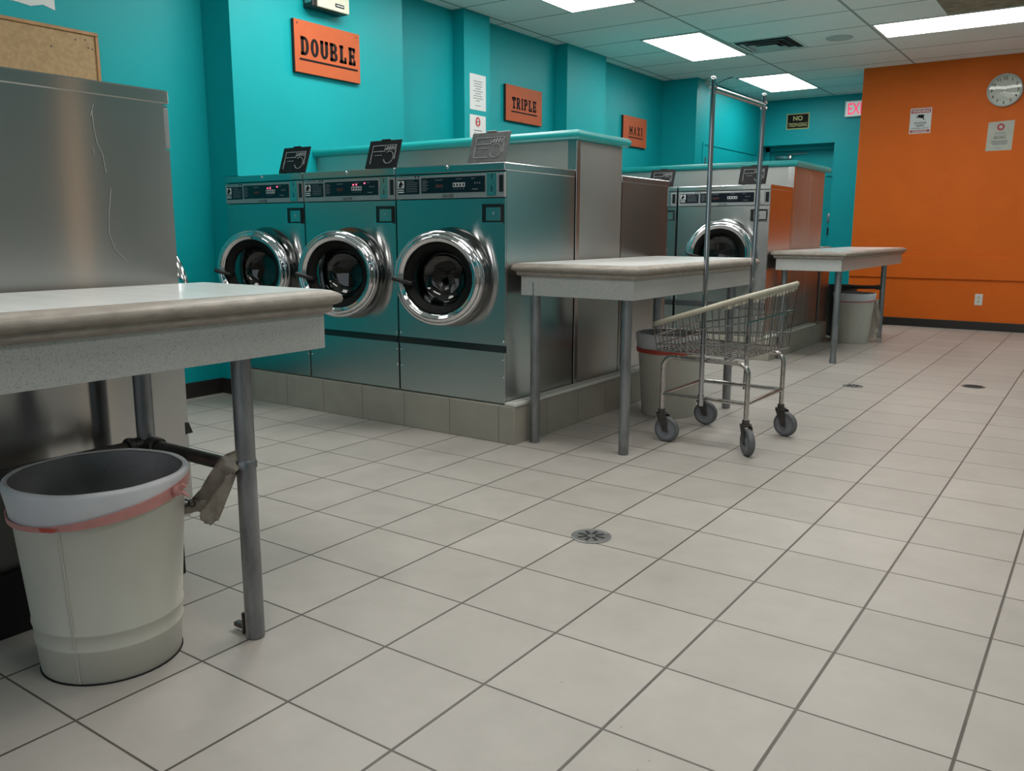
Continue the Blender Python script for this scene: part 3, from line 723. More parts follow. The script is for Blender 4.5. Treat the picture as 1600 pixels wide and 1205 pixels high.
# ------------------------------------------------------------------ bins
def bin_(loc, label, R0, R1, H, mat, liner=True, band=None, knot=None, ribs=True, name='trash_bin', liner_drop=.065, n=48):
    t = thing(name, loc, label, 'bin', 'round waste bins under the tables')
    rr = lambda z: R0 + (R1 - R0) * z / H
    prof = [(R0 - .004, .0), (R0, .004)]
    if ribs:
        for z in (.085, .125):
            prof += [(rr(z), z - .007), (rr(z) + .0022, z - .003), (rr(z) + .0022, z + .001), (rr(z), z + .005)]
    prof += [(rr(H - .07), H - .07), (rr(H - .065) + .003, H - .063), (rr(H - .01) + .001, H - .01), (R1 + .006, H - .004), (R1 + .005, H + .003), (R1 - .003, H + .001), (rr(H - .06) - .006, H - .06), (R0 - .006, .012), (.001, .011)]
    MB().lathe(prof, n=n).build('bucket', mat, t, sharp=45)
    if ribs:
        MB().lathe([(R0 + .0005, .0035), (R0 + .003, .001), (R0 + .0015, 0), (R0 - .004, 0)], n=n).build('foot_ring', M['rubber'], t)
        a_ = math.radians(-56)
        sm = MB().tube([((rr(z) + .001) * math.cos(a_), (rr(z) + .001) * math.sin(a_), z) for z in (.005, .2, H - .07)], .0016, 6); sm.build('side_seam', mat, t)
    if liner:
        def skin(zf0, zs, wob, z_w):
            vs, fs = [], []
            for j, (z, ro) in enumerate(zs):
                for k in range(n):
                    a_ = 2 * PI * k / n
                    q = wob[j] * (math.sin(5 * a_ + j) + .6 * math.sin(11 * a_ + 2 * j) + .4 * math.sin(23 * a_))
                    if zf0 and j < 2:
                        z = zf0(a_) - .010 + .4 * j * (H - .004 - zf0(a_)); ro = rr(z) + .0055
                    vs.append(((ro + q) * math.cos(a_), (ro + q) * math.sin(a_), z + z_w[j] * (math.sin(3 * a_ + 1) + .5 * math.sin(9 * a_))))
            for j in range(len(zs) - 1):
                for k in range(n): a0 = j * n + k; b0 = j * n + (k + 1) % n; fs.append((a0, b0, b0 + n, a0 + n))
            return MB().add(vs, fs, True)
        zs = [(H - liner_drop, rr(H - liner_drop) + .006), (H - liner_drop * .5, rr(H) + .006), (H - .004, R1 + .010), (H + .007, R1 + .005), (H + .005, R1 - .006)]
        skin(band[1] if band else None, zs, [.0006, .0005, .0004, .0004, .0004], [.0, .0, .0, .0012, .001]).build('liner', M['liner'], t, sharp=80)
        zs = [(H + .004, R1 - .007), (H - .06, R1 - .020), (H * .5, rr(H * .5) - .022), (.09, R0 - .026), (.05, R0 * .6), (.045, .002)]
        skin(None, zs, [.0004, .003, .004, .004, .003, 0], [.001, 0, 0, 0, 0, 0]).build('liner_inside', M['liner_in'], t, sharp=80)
    if band:
        mat_b, zf, w0 = band
        vs, fs = [], []
        N = 64
        for k in range(N):
            a_ = 2 * PI * k / N; z, hw = zf(a_), w0(a_)
            for dz_ in (-hw, hw): vs.append(((rr(z + dz_) + .0105) * math.cos(a_), (rr(z + dz_) + .0105) * math.sin(a_), z + dz_))
            for dz_ in (hw, -hw): vs.append(((rr(z + dz_) + .0075) * math.cos(a_), (rr(z + dz_) + .0075) * math.sin(a_), z + dz_))
        for k in range(N):
            j = (k + 1) % N
            for q in range(4): fs.append((4 * k + q, 4 * j + q, 4 * j + (q + 1) % 4, 4 * k + (q + 1) % 4))
        bd = MB().add(vs, fs, True).build('drawstring', mat_b, t, sharp=60)
        if knot:
            a_, z = knot
            kb = MB(); c0 = Vector(((rr(z) + .018) * math.cos(a_), (rr(z) + .018) * math.sin(a_), z))
            kb.lathe([(.001, -.013), (.009, -.010), (.013, 0), (.010, .009), (.001, .013)], c0, (math.cos(a_), math.sin(a_), .2), 12)
            kb.tube([c0 + Vector((.006, .0, .004)), c0 + Vector((.016, .006, .016)), c0 + Vector((.020, .012, .010))], [.006, .005, .002], 6)
            kb.tube([c0, c0 + Vector((.010, .010, -.006)), c0 + Vector((.02, .016, -.014))], [.006, .005, .002], 6)
            kb.build('knot', M['pink'], bd)
            rb = MB(); a2 = math.radians(-61)
            q = [((rr(.38) + .0145) * math.cos(a2 + d_), (rr(.38) + .0145) * math.sin(a2 + d_), zf(a2) + z_) for d_, z_ in ((-.10, .004), (-.06, -.005), (.07, -.005), (.12, .003))]
            rb.add(q, [(0, 1, 2, 3)]); rb.build('red_patch', M['red'], bd)
    return t
def z1f(a):
    d = math.cos(a - math.radians(-65))    # sags at the front, rises toward the table leg
    s_ = math.sin(a - math.radians(-65))
    return .409 - .028 * d + .014 * s_
bin_((-.212, .208, 0), 'near white waste bin with a pink drawstring, under the near folding table', .155, .190, .452, M['bin_white'],
     band=(M['pink'], z1f, lambda a: .006 + .008 * max(0, math.sin(a - math.radians(-60)))), knot=(math.radians(22), .424))
bin_((-.293, 3.552, 0), 'white waste bin with a red drawstring, behind the laundry cart', .150, .186, .452, M['bin_white'], ribs=False,
     band=(M['red'], lambda a: .365, lambda a: .012))
bin_((-.238, 7.44, 0), 'far white waste bin under the far folding table', .145, .178, .452, M['bin_white'], ribs=False,
     band=(M['red'], lambda a: .395 + .012 * math.sin(a), lambda a: .004))
bin_((-.50, 7.96, 0), 'black waste bin behind the far table leg', .125, .16, .49, M['black'], ribs=False, liner=False)
# dirty plastic ties
t = thing('plastic_tie', (-.02, .45, .43), 'dirty brown plastic strip knotted on the near table pipe, tied to the bin', 'plastic strip')
def ribbon(pts, wds, nrm=(1, 0, .2), th=.002, wob=.004):
    P = [Vector(p) for p in pts]; vs, fs = [], []
    # subdivide
    Q, Wd = [], []
    for i in range(len(P) - 1):
        for s_ in range(4):
            u = s_ / 4; Q.append(P[i].lerp(P[i + 1], u)); Wd.append(wds[i] * (1 - u) + wds[i + 1] * u)
    Q.append(P[-1]); Wd.append(wds[-1])
    for i, p in enumerate(Q):
        tg = (Q[min(i + 1, len(Q) - 1)] - Q[max(i - 1, 0)]).normalized()
        sd = tg.cross(Vector(nrm)).normalized(); nn = sd.cross(tg).normalized()
        for k in range(5):
            u = k / 4 - .5; off = nn * (wob * math.sin(i * 1.3 + k * 2.1) + wob * .7 * math.cos(i * .7 + k))
            vs.append(p + sd * (Wd[i] * u) + off)
    L = len(Q)
    top = len(vs)
    vs += [v + Vector(nrm).normalized() * th for v in vs]
    for i in range(L - 1):
        for k in range(4):
            a_ = i * 5 + k; fs.append((a_, a_ + 1, a_ + 6, a_ + 5)); fs.append((a_ + top, a_ + 5 + top, a_ + 6 + top, a_ + 1 + top))
        for k in (0, 4):
            a_ = i * 5 + k; fs.append((a_, a_ + 5, a_ + 5 + top, a_ + top))
    for i in (0, L - 1):
        for k in range(4): a_ = i * 5 + k; fs.append((a_, a_ + 1, a_ + 1 + top, a_ + top))
    return MB().add(vs, fs, True)
Nv = Vector((.75, -.65, .1))
r = ribbon([(.0, .470, .452), (-.004, .432, .468), (-.012, .418, .455), (-.045, .412, .420), (-.085, .405, .375), (-.115, .395, .350)], [.03, .045, .05, .045, .036, .028], Nv)
world_part('strip', r, M['rag'], t, sharp=80)
r = ribbon([(.008, .416, .440), (-.012, .410, .405), (-.045, .402, .355), (-.070, .397, .318), (-.078, .395, .302)], [.02, .026, .040, .048, .02], Nv)
world_part('strip', r, M['rag'], t, sharp=80)
r = ribbon([(-.070, .398, .345), (-.110, .388, .342), (-.145, .36, .330), (-.165, .340, .334)], [.036, .03, .022, .012], Nv)
world_part('tail', r, M['rag'], t, sharp=80)
for i, p in enumerate(((-.108, .378, .352), (-.120, .368, .353), (-.132, .358, .350), (-.143, .349, .345))):
    world_part('chain_link', MB().torus(p, (.3 + .5 * (i % 2), -.6, .4 * (i % 2)), .0085, .0018, 14, 6), M['black'], t)
t = thing('plastic_tie', (-.06, 7.58, 0), 'grey plastic strip hanging down the far table leg beside the bin', 'plastic strip')
r = ribbon([(-.10, 7.53, .37), (-.08, 7.55, .385), (-.075, 7.55, .30), (-.07, 7.55, .15), (-.085, 7.53, .03), (-.08, 7.5, .008)], [.03, .06, .07, .06, .085, .06], (0, -1, .1), wob=.006)
world_part('strip', r, M['rag'], t, sharp=80)
r = ribbon([(-.055, 7.555, .37), (-.05, 7.56, .25), (-.055, 7.56, .12), (-.04, 7.545, .035), (-.01, 7.53, .012)], [.03, .04, .04, .05, .04], (0, -1, .1), wob=.006)
world_part('strip', r, M['rag'], t, sharp=80)

# ------------------------------------------------------------------ laundry cart
cart = thing('laundry_cart', (.17, 3.16, 0), 'chrome wire laundry cart with hanging rail and sloping plastic rim', 'laundry cart')
FL, FR_, BR, BL = Vector((-.048, 2.931, 0)), Vector((.377, 2.920, 0)), Vector((.390, 3.385, 0)), Vector((-.038, 3.39, 0))
def up(p, z): return Vector((p.x, p.y, z))
def hoop(a, b_, z0, z1, rad=.05):
    d = (b_ - a).normalized(); pts = [up(a, z0)]
    for k in range(7):
        g = PI / 2 * k / 6; pts.append(up(a, z1 - rad) + d * (rad * (1 - math.cos(g))) + Vector((0, 0, rad * math.sin(g))))
    for k in range(7):
        g = PI / 2 * k / 6; pts.append(up(b_, z1) - d * (rad * (1 - math.sin(g))) + Vector((0, 0, -rad * (1 - math.cos(g)))))
    pts.append(up(b_, z0)); return pts
for a_, b_ in ((FL, FR_), (BL, BR)):
    world_part('leg_hoop', MB().tube(hoop(a_, b_, .155, .418), .0115, 12), M['chrome_worn'], cart)
s = MB(); zb = .235
for a_, b_ in ((FL, FR_), (FR_, BR), (BR, BL), (BL, FL)): s.tube([up(a_, zb), up(b_, zb)], .0095, 10)
world_part('lower_brace', s, M['chrome_worn'], cart)
for fr_ in (.25, .75): world_part('basket_support', MB().tube([up(FL.lerp(FR_, fr_), .424), up(BL.lerp(BR, fr_), .424)], .006, 8), M['chrome_worn'], cart)
for i, (p, ang) in enumerate(((FL, 0), (FR_, -48), (BR, -14), (BL, 6))):
    # wheel trails behind the stem in direction ang
    d = Vector((math.cos(math.radians(ang)), math.sin(math.radians(ang)), 0)); sd = Vector((-d.y, d.x, 0))
    rw = .0625; wc = up(p, rw) + d * .03
    cs = MB().cyl(up(p, .128), up(p, .160), .017, 12).cyl(up(p, .134), up(p, .141), .027, 16)
    for sg in (-1, 1):
        o_ = sd * (sg * .0185)
        pts = [up(p, .134) + d * -.02, up(p, .134) + d * .032, wc + d * .014 + Vector((0, 0, -.012)), wc - d * .012 + Vector((0, 0, -.010))]
        cs.add([q_ + o_ - sd * .0018 for q_ in pts] + [q_ + o_ + sd * .0018 for q_ in pts], [(3, 2, 1, 0), (4, 5, 6, 7), (0, 1, 5, 4), (1, 2, 6, 5), (2, 3, 7, 6), (3, 0, 4, 7)])
    cs.cyl(wc - sd * .023, wc + sd * .023, .007, 10)
    ob = world_part('caster', cs, M['dark_pipe'], cart)
    wh = MB().lathe([(.020, -.014), (.046, -.0125), (.049, -.014), (.049, .014), (.046, .0125), (.020, .014)], wc, sd, 32)
    wh.lathe([(.008, -.0165), (.020, -.0165), (.020, .0165), (.008, .0165)], wc, sd, 20)
    w_ob = wh.build('wheel', M['wheel'], ob, off=cart.location)
    MB().lathe([(.047, -.0145), (.055, -.0145), (.060, -.011), (rw, -.005), (rw, .005), (.060, .011), (.055, .0145), (.047, .0145)], wc, sd, 36).build('tyre', M['tyre'], ob, off=cart.location)
# poles
def sq_pole(a, b_, w_=.0105):
    m_ = MB(); a, b_ = Vector(a), Vector(b_)
    vs = [(p.x + sx * w_, p.y + sy * w_, p.z) for p in (a, b_) for sx, sy in ((-1, -1), (1, -1), (1, 1), (-1, 1))]
    return m_.add(vs, [(3, 2, 1, 0), (4, 5, 6, 7)] + [(i, (i + 1) % 4, (i + 1) % 4 + 4, i + 4) for i in range(4)])
for (a, b_) in (((.163, 2.900, .205), (.158, 2.900, 1.665)), ((.192, 3.410, .21), (.212, 3.410, 1.655))):
    p_ = MB().cyl(a, b_, .0115, 18); e_ = Vector(b_)
    po = world_part('pole', p_, M['pole'], cart)
    cp_ = MB().lathe([(.0125, 0), (.0125, .010), (.009, .016), (.001, .018)], e_, (0, 0, 1), 14, cap0=True)
    for dz_ in (-.03, -.055): cp_.cyl(e_ + Vector((-.016, 0, dz_)), e_ + Vector((.018, 0, dz_)), .005, 8)
    cp_.build('pole_cap', M['chrome'], po, off=cart.location)
world_part('hanging_rail', MB().tube([(.159, 2.905, 1.628), (.211, 3.405, 1.612)], .0125, 14), M['chrome_worn'], cart)
# basket
B = [Vector((-.066, 2.895, .450)), Vector((.366, 2.890, .446)), Vector((.402, 3.405, .446)), Vector((-.052, 3.41, .452))]
Rm = [Vector((-.084, 2.882, .575)), Vector((.378, 2.876, .728)), Vector((.430, 3.42, .762)), Vector((-.09, 3.43, .600))]
wi = MB(); rw_ = .0024
sides = ((0, 1, 14), (1, 2, 15), (2, 3, 14), (3, 0, 13))
for f_ in (0, .23, .58):
    wi.tube([B[i].lerp(Rm[i], f_) for i in range(4)], 0.0038 if f_ else .0042, 6, closed=True)
for i, j, n in sides:
    for k in range(n + 1):
        u = k / n
        wi.tube([B[i].lerp(B[j], u), Rm[i].lerp(Rm[j], u)], rw_, 5)
for k in range(1, 16):
    u = k / 16; wi.tube([B[0].lerp(B[1], u), B[3].lerp(B[2], u)], rw_, 5)
for k in range(1, 12):
    u = k / 12; wi.tube([B[0].lerp(B[3], u), B[1].lerp(B[2], u)], .002, 5)
world_part('wire_basket', wi, M['wire'], cart)
def rc(pts, rad=.03):
    out = []
    m_ = len(pts)
    for i in range(m_):
        p, a, b_ = pts[i], pts[i - 1], pts[(i + 1) % m_]
        da, db = (a - p).normalized() * rad, (b_ - p).normalized() * rad
        for k in range(5):
            u = k / 4; out.append((p + da).lerp(p, u).lerp(p.lerp(p + db, u), u))
    return out
world_part('rim_cover', MB().tube(rc(Rm), .0125, 12, closed=True), M['rim_plastic'], cart)
fl = MB()
for (i, j, u0, u1, hgt) in ((1, 2, .12, .97, .022), (2, 3, .03, .72, .034)):
    n = 8
    nn = Vector((0, 0, -1))
    for k in range(n):
        ua, ub = u0 + (u1 - u0) * k / n, u0 + (u1 - u0) * (k + 1) / n
        p, q = Rm[i].lerp(Rm[j], ua), Rm[i].lerp(Rm[j], ub)
        sd = (q - p).normalized().cross(Vector((0, 0, 1))) * .003
        h2 = Vector((0, 0, -hgt - .004 * math.sin(k * 2.0)))
        fl.add([p - sd, q - sd, q - sd + h2, p - sd + h2, p + sd, q + sd, q + sd + h2, p + sd + h2], [(0, 1, 2, 3), (7, 6, 5, 4), (3, 2, 6, 7), (0, 4, 5, 1), (0, 3, 7, 4), (1, 5, 6, 2)])
world_part('rim_flap', fl, M['rim_plastic'], cart)

# ------------------------------------------------------------------ floor drains
def drain(x, y, R, label, dark=False):
    t = thing('floor_drain', (x, y, 0), label, 'floor drain', 'round floor drains')
    MB().lathe([(R, .0005), (R, .003), (R * .93, .0045), (R * .85, .003)], n=40).build('rim', M['drain'], t)
    # plate with radial slots as dark bars let in
    MB().lathe([(R * .86, .003), (.001, .0034)], n=40).build('grate', M['dark_pipe'] if dark else M['drain'], t)
    s = MB()
    for k in range(8):
        a = 2 * PI * k / 8 + .12; d = Vector((math.cos(a), math.sin(a), 0)); q = Vector((-d.y, d.x, 0)) * (R * .075)
        p0, p1 = d * (R * .22), d * (R * .70)
        s.add([v + Vector((0, 0, .0042)) for v in (p0 - q, p1 - q, p1 + q, p0 + q)] + [v + Vector((0, 0, .0015)) for v in (p0 - q, p1 - q, p1 + q, p0 + q)], [(0, 1, 2, 3), (0, 4, 5, 1), (1, 5, 6, 2), (2, 6, 7, 3), (3, 7, 4, 0)])
    if dark: s.lathe([(R * .8, .0044), (.001, .0045)], n=24)
    s.build('slots', M['vent_dark'], t)
drain(.338, 1.573, .067, 'round slotted metal floor drain nearest the camera')
drain(.349, 5.045, .064, 'round floor drain in the aisle beyond the laundry cart')
drain(1.006, 5.49, .072, 'dark open floor drain near the right edge', dark=True)

# ------------------------------------------------------------------ signs and wall items
def slab(mb, ch, x0, y0, w, h, th, z0, z1):
    """slab-serif capitals drawn as strokes"""
    def rect(a, b_, c_, d_): mb.box(x0 + a * w, x0 + c_ * w, y0 + b_ * h, y0 + d_ * h, z0, z1)
    tw = th / w; tv = th / h * .8
    def seg(ax_, ay, bx_, by, t_=1.):
        a = Vector((x0 + ax_ * w, y0 + ay * h)); b_ = Vector((x0 + bx_ * w, y0 + by * h)); d = (b_ - a).normalized(); n = Vector((-d.y, d.x)) * th / 2 * t_
        mb.quad_prism([tuple(a - n), tuple(b_ - n), tuple(b_ + n), tuple(a + n)], z0, z1, 'z')
    def arc(cx, cy, rx, ry, a0, a1, n=12):
        pts = []
        for k in range(n + 1):
            a = math.radians(a0 + (a1 - a0) * k / n); pts.append((math.cos(a), math.sin(a)))
        for k in range(n):
            (c0, s0), (c1, s1) = pts[k], pts[k + 1]
            o = lambda c_, s_, e: (x0 + cx * w + c_ * (rx * w - e), y0 + cy * h + s_ * (ry * h - e * .8))
            mb.quad_prism([o(c0, s0, 0), o(c1, s1, 0), o(c1, s1, th), o(c0, s0, th)], z0, z1, 'z')
    def vstem(x, a=0., b_=1.): rect(x - tw / 2, a, x + tw / 2, b_)
    def serif(x, y, half=.17): rect(max(0, x - half), y - (tv if y > .5 else 0), min(1, x + half), y + (0 if y > .5 else tv))
    if ch == 'D':
        vstem(.22); serif(.15, 0); serif(.15, 1); rect(.2, 0, .55, tv); rect(.2, 1 - tv, .55, 1); arc(.5, .5, .5, .5, -90, 90)
    elif ch == 'O': arc(.5, .5, .5, .5, 0, 360, 24)
    elif ch == 'U':
        vstem(.2, .35); vstem(.8, .35); serif(.2, 1, .2); serif(.8, 1, .2); arc(.5, .38, .3 + tw / 2, .38, 180, 360)
    elif ch == 'B':
        vstem(.22); serif(.15, 0); serif(.15, 1); rect(.2, 0, .6, tv); rect(.2, 1 - tv, .55, 1); rect(.2, .5 - tv / 2, .6, .5 + tv / 2)
        arc(.58, .26, .42, .26, -90, 90); arc(.55, .74, .38, .26, -90, 90)
    elif ch == 'L':
        vstem(.3); serif(.3, 1, .26); rect(.04, 0, .96, tv); rect(.96 - tw * .8, 0, .96, .36)
    elif ch == 'E':
        vstem(.28); rect(.04, 0, .96, tv); rect(.04, 1 - tv, .92, 1); rect(.3, .5 - tv / 2, .66, .5 + tv / 2); rect(.62, .36, .62 + tw * .6, .64)
        rect(.96 - tw * .8, 0, .96, .32); rect(.92 - tw * .8, .70, .92, 1)
    elif ch == 'T':
        vstem(.5); serif(.5, 0, .28); rect(.02, 1 - tv, .98, 1); rect(.02, .68, .02 + tw * .8, 1); rect(.98 - tw * .8, .68, .98, 1)
    elif ch == 'R':
        vstem(.22); serif(.18, 0, .18); serif(.15, 1); rect(.2, 1 - tv, .58, 1); rect(.2, .46, .58, .46 + tv); arc(.56, .73, .38, .27, -90, 90); seg(.5, .48, .82, .02); serif(.84, 0, .14)
    elif ch == 'I':
        vstem(.5); serif(.5, 0, .34); serif(.5, 1, .34)
    elif ch == 'P':
        vstem(.24); serif(.22, 0, .22); serif(.15, 1); rect(.2, 1 - tv, .58, 1); rect(.2, .42, .58, .42 + tv); arc(.56, .71, .40, .29, -90, 90)
    elif ch == 'M':
        vstem(.16); vstem(.84); serif(.16, 0, .16); serif(.84, 0, .16); seg(.16, .98, .5, .30, .8); seg(.84, .98, .5, .30, .8); serif(.1, 1, .12); serif(.9, 1, .12)
    elif ch == 'A':
        seg(.18, .02, .5, .98, .8); seg(.82, .02, .5, .98, .8); rect(.28, .28, .72, .28 + tv * .8); serif(.15, 0, .16); serif(.85, 0, .16)
    elif ch == 'X':
        seg(.16, .02, .84, .98, .85); seg(.84, .02, .16, .98, .85); serif(.16, 0, .18); serif(.84, 0, .18); serif(.16, 1, .18); serif(.84, 1, .18)

def load_sign(word, cx, cz, yc, w, h, x_wall, label, lw, lh, base, th, gap=.16, lw_i=.6):
    t = thing('wall_sign', (x_wall, yc, cz), label, 'sign', 'orange load-size signs on the teal wall', face='+X')
    MB().box(-w / 2, w / 2, -h / 2, h / 2, .001, .024).build('backing_board', M['sign_edge'], t)
    MB().box(-w / 2 + .001, w / 2, -h / 2 + .003, h / 2, .0245, .027).build('face_panel', M['sign_orange'], t)
    L = MB(); n = len(word)
    ws = [lw * (lw_i if c_ == 'I' else (1.12 if c_ == 'M' else 1)) for c_ in word]
    tot = sum(ws) + gap * lw * (n - 1); x = -tot / 2 + cx
    for c_, wc_ in zip(word, ws):
        slab(L, c_, x, base, wc_, lh, th, .0272, .0284); x += wc_ + gap * lw
    L.box(cx - tot / 2 - .012, cx + tot / 2 + .016, base - .032, base - .020, .0272, .0284)
    L.build('lettering', M['black_print'], t)
    for sx in (-1, 1): MB().lathe([(.001, .0295), (.005, .0290), (.0055, .027)], (sx * (w / 2 - .025), h / 2 - .022, 0), (0, 0, 1), 10).build('screw', M['dark_pipe'], t)
load_sign('DOUBLE', .005, 2.128, 3.197, .556, .312, -2.59, 'orange DOUBLE sign in black slab letters on the near teal column', .066, .110, -.048, .0235, .22)
load_sign('TRIPLE', .0, 2.123, 5.805, .576, .308, XW, 'orange TRIPLE sign in black slab letters between two columns', .058, .098, -.042, .019, .22)
load_sign('MAXI', .02, 2.094, 7.995, .562, .318, XW, 'orange MAXI sign in black slab letters, the farthest one', .070, .092, -.035, .0155, .30, lw_i=.5)

# notices on the second column
def notice(loc, face, w, h, label, mat, draw, group=None, name='notice'):
    t = thing(name, loc, label, 'notice', group, face=face)
    MB().box(-w / 2, w / 2, -h / 2, h / 2, .0005, .0022).build('paper_sheet', mat, t)
    draw(t, w, h); return t
def lines(mb, ys, halfs, hh=.0028, z=.0023):
    for y_, hw in zip(ys, halfs): mb.box(-hw, hw, y_ - hh, y_ + hh, z, z + .0006)
def dr1(t, w, h):
    mb = MB(); lines(mb, [.085 - i * .019 for i in range(9)], [.062, .050, .058, .036, .066, .042, .060, .066, .026]); lines(mb, [-.105], [.035]); mb.build('faint_print', M['grey_print'], t)
def dr2(t, w, h):
    e = MB().lathe([(.033, .0023), (.033, .003), (.001, .003)], (0, .085, 0), (0, 0, 1), 24, sy=1.25); e.build('red_emblem', M['sign_red'], t)
    q = MB().box(-.010, .010, .066, .096, .0032, .0038).lathe([(.013, .0032), (.013, .0038), (.001, .0038)], (0, .097, 0), (0, 0, 1), 16); q.box(-.018, .018, .050, .055, .0032, .0038); q.build('white_hand', M['paper'], t)
    mb = MB(); lines(mb, [.018, -.005, -.03, -.05], [.055, .05, .06, .05], .004); mb.build('faint_print', M['grey_print'], t)
notice((-2.735, 4.994, 2.127), '+X', .216, .279, 'upper white typed notice on the second teal column', M['paper'], dr1)
notice((-2.735, 4.992, 1.807), '+X', .216, .279, 'lower white notice with red stop-hand emblem on the second teal column', M['paper'], dr2)
def dr0(t, w, h): pass
nt_ = thing('notice', (XW, 1.47, 2.27), 'torn white paper at the top left corner, above the cork board', 'notice', face='+X')
q = MB().quad_prism([(-.14, -.165), (-.06, -.160), (.02, -.168), (.08, -.150), (.14, -.166), (.135, .14), (-.14, .14)], .0005, .002, 'z'); q.build('paper_sheet', M['paper'], nt_)
# cork board
t = thing('cork_board', (XW, 1.36, 1.73), 'cork notice board with thin wooden frame, above the steel washer', 'cork board', face='+X')
cw, chh = .92, .60
MB().box(-cw / 2 + .012, cw / 2 - .012, -chh / 2 + .012, chh / 2 - .012, .001, .008).build('cork_panel', M['cork'], t)
f = MB(); f.box(-cw / 2, cw / 2, chh / 2 - .018, chh / 2, .001, .016, .003); f.box(-cw / 2, cw / 2, -chh / 2, -chh / 2 + .018, .001, .016, .003)
f.box(cw / 2 - .018, cw / 2, -chh / 2 + .018, chh / 2 - .018, .001, .016, .003); f.box(-cw / 2, -cw / 2 + .018, -chh / 2 + .018, chh / 2 - .018, .001, .016, .003)
f.build('frame', M['oak'], t)
for x_, y_ in ((.40, .262), (.415, .225), (.436, .222), (.35, .255), (.22, .20)): MB().lathe([(.001, .011), (.004, .0105), (.0045, .008)], (x_ - .01, y_ - .005, 0), (0, 0, 1), 8).build('push_pin', M['dark_pipe'], t)
# emergency light box
t = thing('emergency_light', (-2.59, 3.17, 2.50), 'cream emergency light box above the DOUBLE sign, cut off by the top edge', 'emergency light', face='+X')
MB().box(-.148, .148, -.135, .14, .001, .088, .006).build('housing', M['black'], t)
MB().box(-.115, .152, -.132, .142, .085, .100, .005).build('front_cover', M['cream'], t)
g = MB()
for i in range(4): g.box(-.1495, -.147, -.11 + i * .05, -.08 + i * .05, .02, .075)
g.build('side_louvre', M['steel_dull'], t)
g = MB().box(.03, .105, -.108, -.086, .1002, .1012); g.build('maker_plate', M['black_print'], t)
g = MB(); 
for i in range(6): g.box(.038 + i * .0105, .045 + i * .0105, -.101, -.093, .1013, .1018)
g.build('plate_print', M['white_print'], t)

# NO TRESPASSING
t = thing('wall_sign', (-1.938, YB, 2.452), 'black NO TRESPASSING sign with yellow border on the far teal wall', 'sign', face='-Y')
MB().box(-.148, .148, -.100, .100, .001, .004).build('border_plate', M['gold'], t)
MB().box(-.136, .136, -.088, .088, .0042, .0052).build('black_face', M['black_print'], t)
MB().text('NO', 0, .038, h=.062, w=.125, z=.0053, bold=.035).text('TRESPASSING', 0, -.044, h=.050, w=.245, z=.0053, bold=.012).build('lettering', M['gold'], t)
# EXIT
t = thing('exit_sign', (-1.175, YB, 2.554), 'lit EXIT sign partly hidden by the orange wall edge', 'exit sign', face='-Y')
MB().box(-.160, .160, -.100, .100, .001, .05, .006).build('housing', M['white_plastic'], t)
MB().box(-.145, .145, -.086, .086, .0502, .0515).build('light_face', M['exit_face'], t)
MB().text('EXIT', .005, 0, h=.14, w=.25, z=.0516, depth=.001, bold=.01).build('lettering', M['exit_red'], t)
# WARNING sign
t = thing('wall_sign', (-.131, YO, 2.160), 'white WARNING 24 hour video surveillance sign on the orange wall', 'sign', face='-Y')
MB().box(-.103, .103, -.128, .128, .001, .004).build('plate', M['paper'], t)
q = MB().box(-.094, .094, .078, .118, .0042, .0048); q.box(-.094, .094, -.118, -.092, .0042, .0048); q.build('red_bands', M['sign_red'], t)
q = MB().text('WARNING', 0, .098, h=.029, w=.170, z=.0049, bold=.02); 
lines(q, [-.100, -.110], [.07, .07], .002, .0049); q.build('white_lettering', M['paper'], t)
q = MB().text('24 HOUR', 0, -.022, h=.020, w=.115, z=.0042, bold=.02).text('VIDEO', 0, -.049, h=.020, w=.085, z=.0042, bold=.02).text('SURVEILLANCE', 0, -.075, h=.015, w=.165, z=.0042)
q.lathe([(.020, .0042), (.020, .0048), (.001, .0048)], (.012, .044, 0), (0, 0, 1), 16); q.quad_prism([(-.035, .036), (.02, .026), (.034, .058), (-.02, .062)], .0042, .0049, 'z'); q.quad_prism([(.014, .034), (.024, .032), (.040, .008), (.028, .008)], .0042, .0049, 'z')
q.torus((-.030, .046, .0045), (0, 0, 1), .014, .002, 16, 6); q.build('black_lettering', M['black_print'], t)
# DO NOT notice
t = thing('notice', (.618, YO, 1.962), 'taped white PLEASE DO NOT notice below the clock', 'notice', face='-Y')
MB().quad_prism([(-.118, -.143), (.112, -.140), (.118, .148), (-.112, .138)], .0005, .002, 'z').build('paper_sheet', M['paper_old'], t)
q = MB().lathe([(.034, .0021), (.034, .0027), (.016, .0027), (.016, .0021)], (0, .088, 0), (0, 0, 1), 24); q.build('red_emblem', M['sign_red'], t)
q = MB().text('PLEASE', 0, .028, h=.018, w=.09, z=.0021); lines(q, [-.047, -.058, -.070, -.081], [.075, .07, .072, .06], .003, .0021); lines(q, [-.115], [.025], .002, .0021); q.build('grey_lettering', M['grey_print'], t)
q = MB().text('DO NOT', 0, -.008, h=.021, w=.105, z=.0021); q.box(-.058, .055, -.025, -.021, .0021, .0026); q.build('black_lettering', M['black_print'], t)
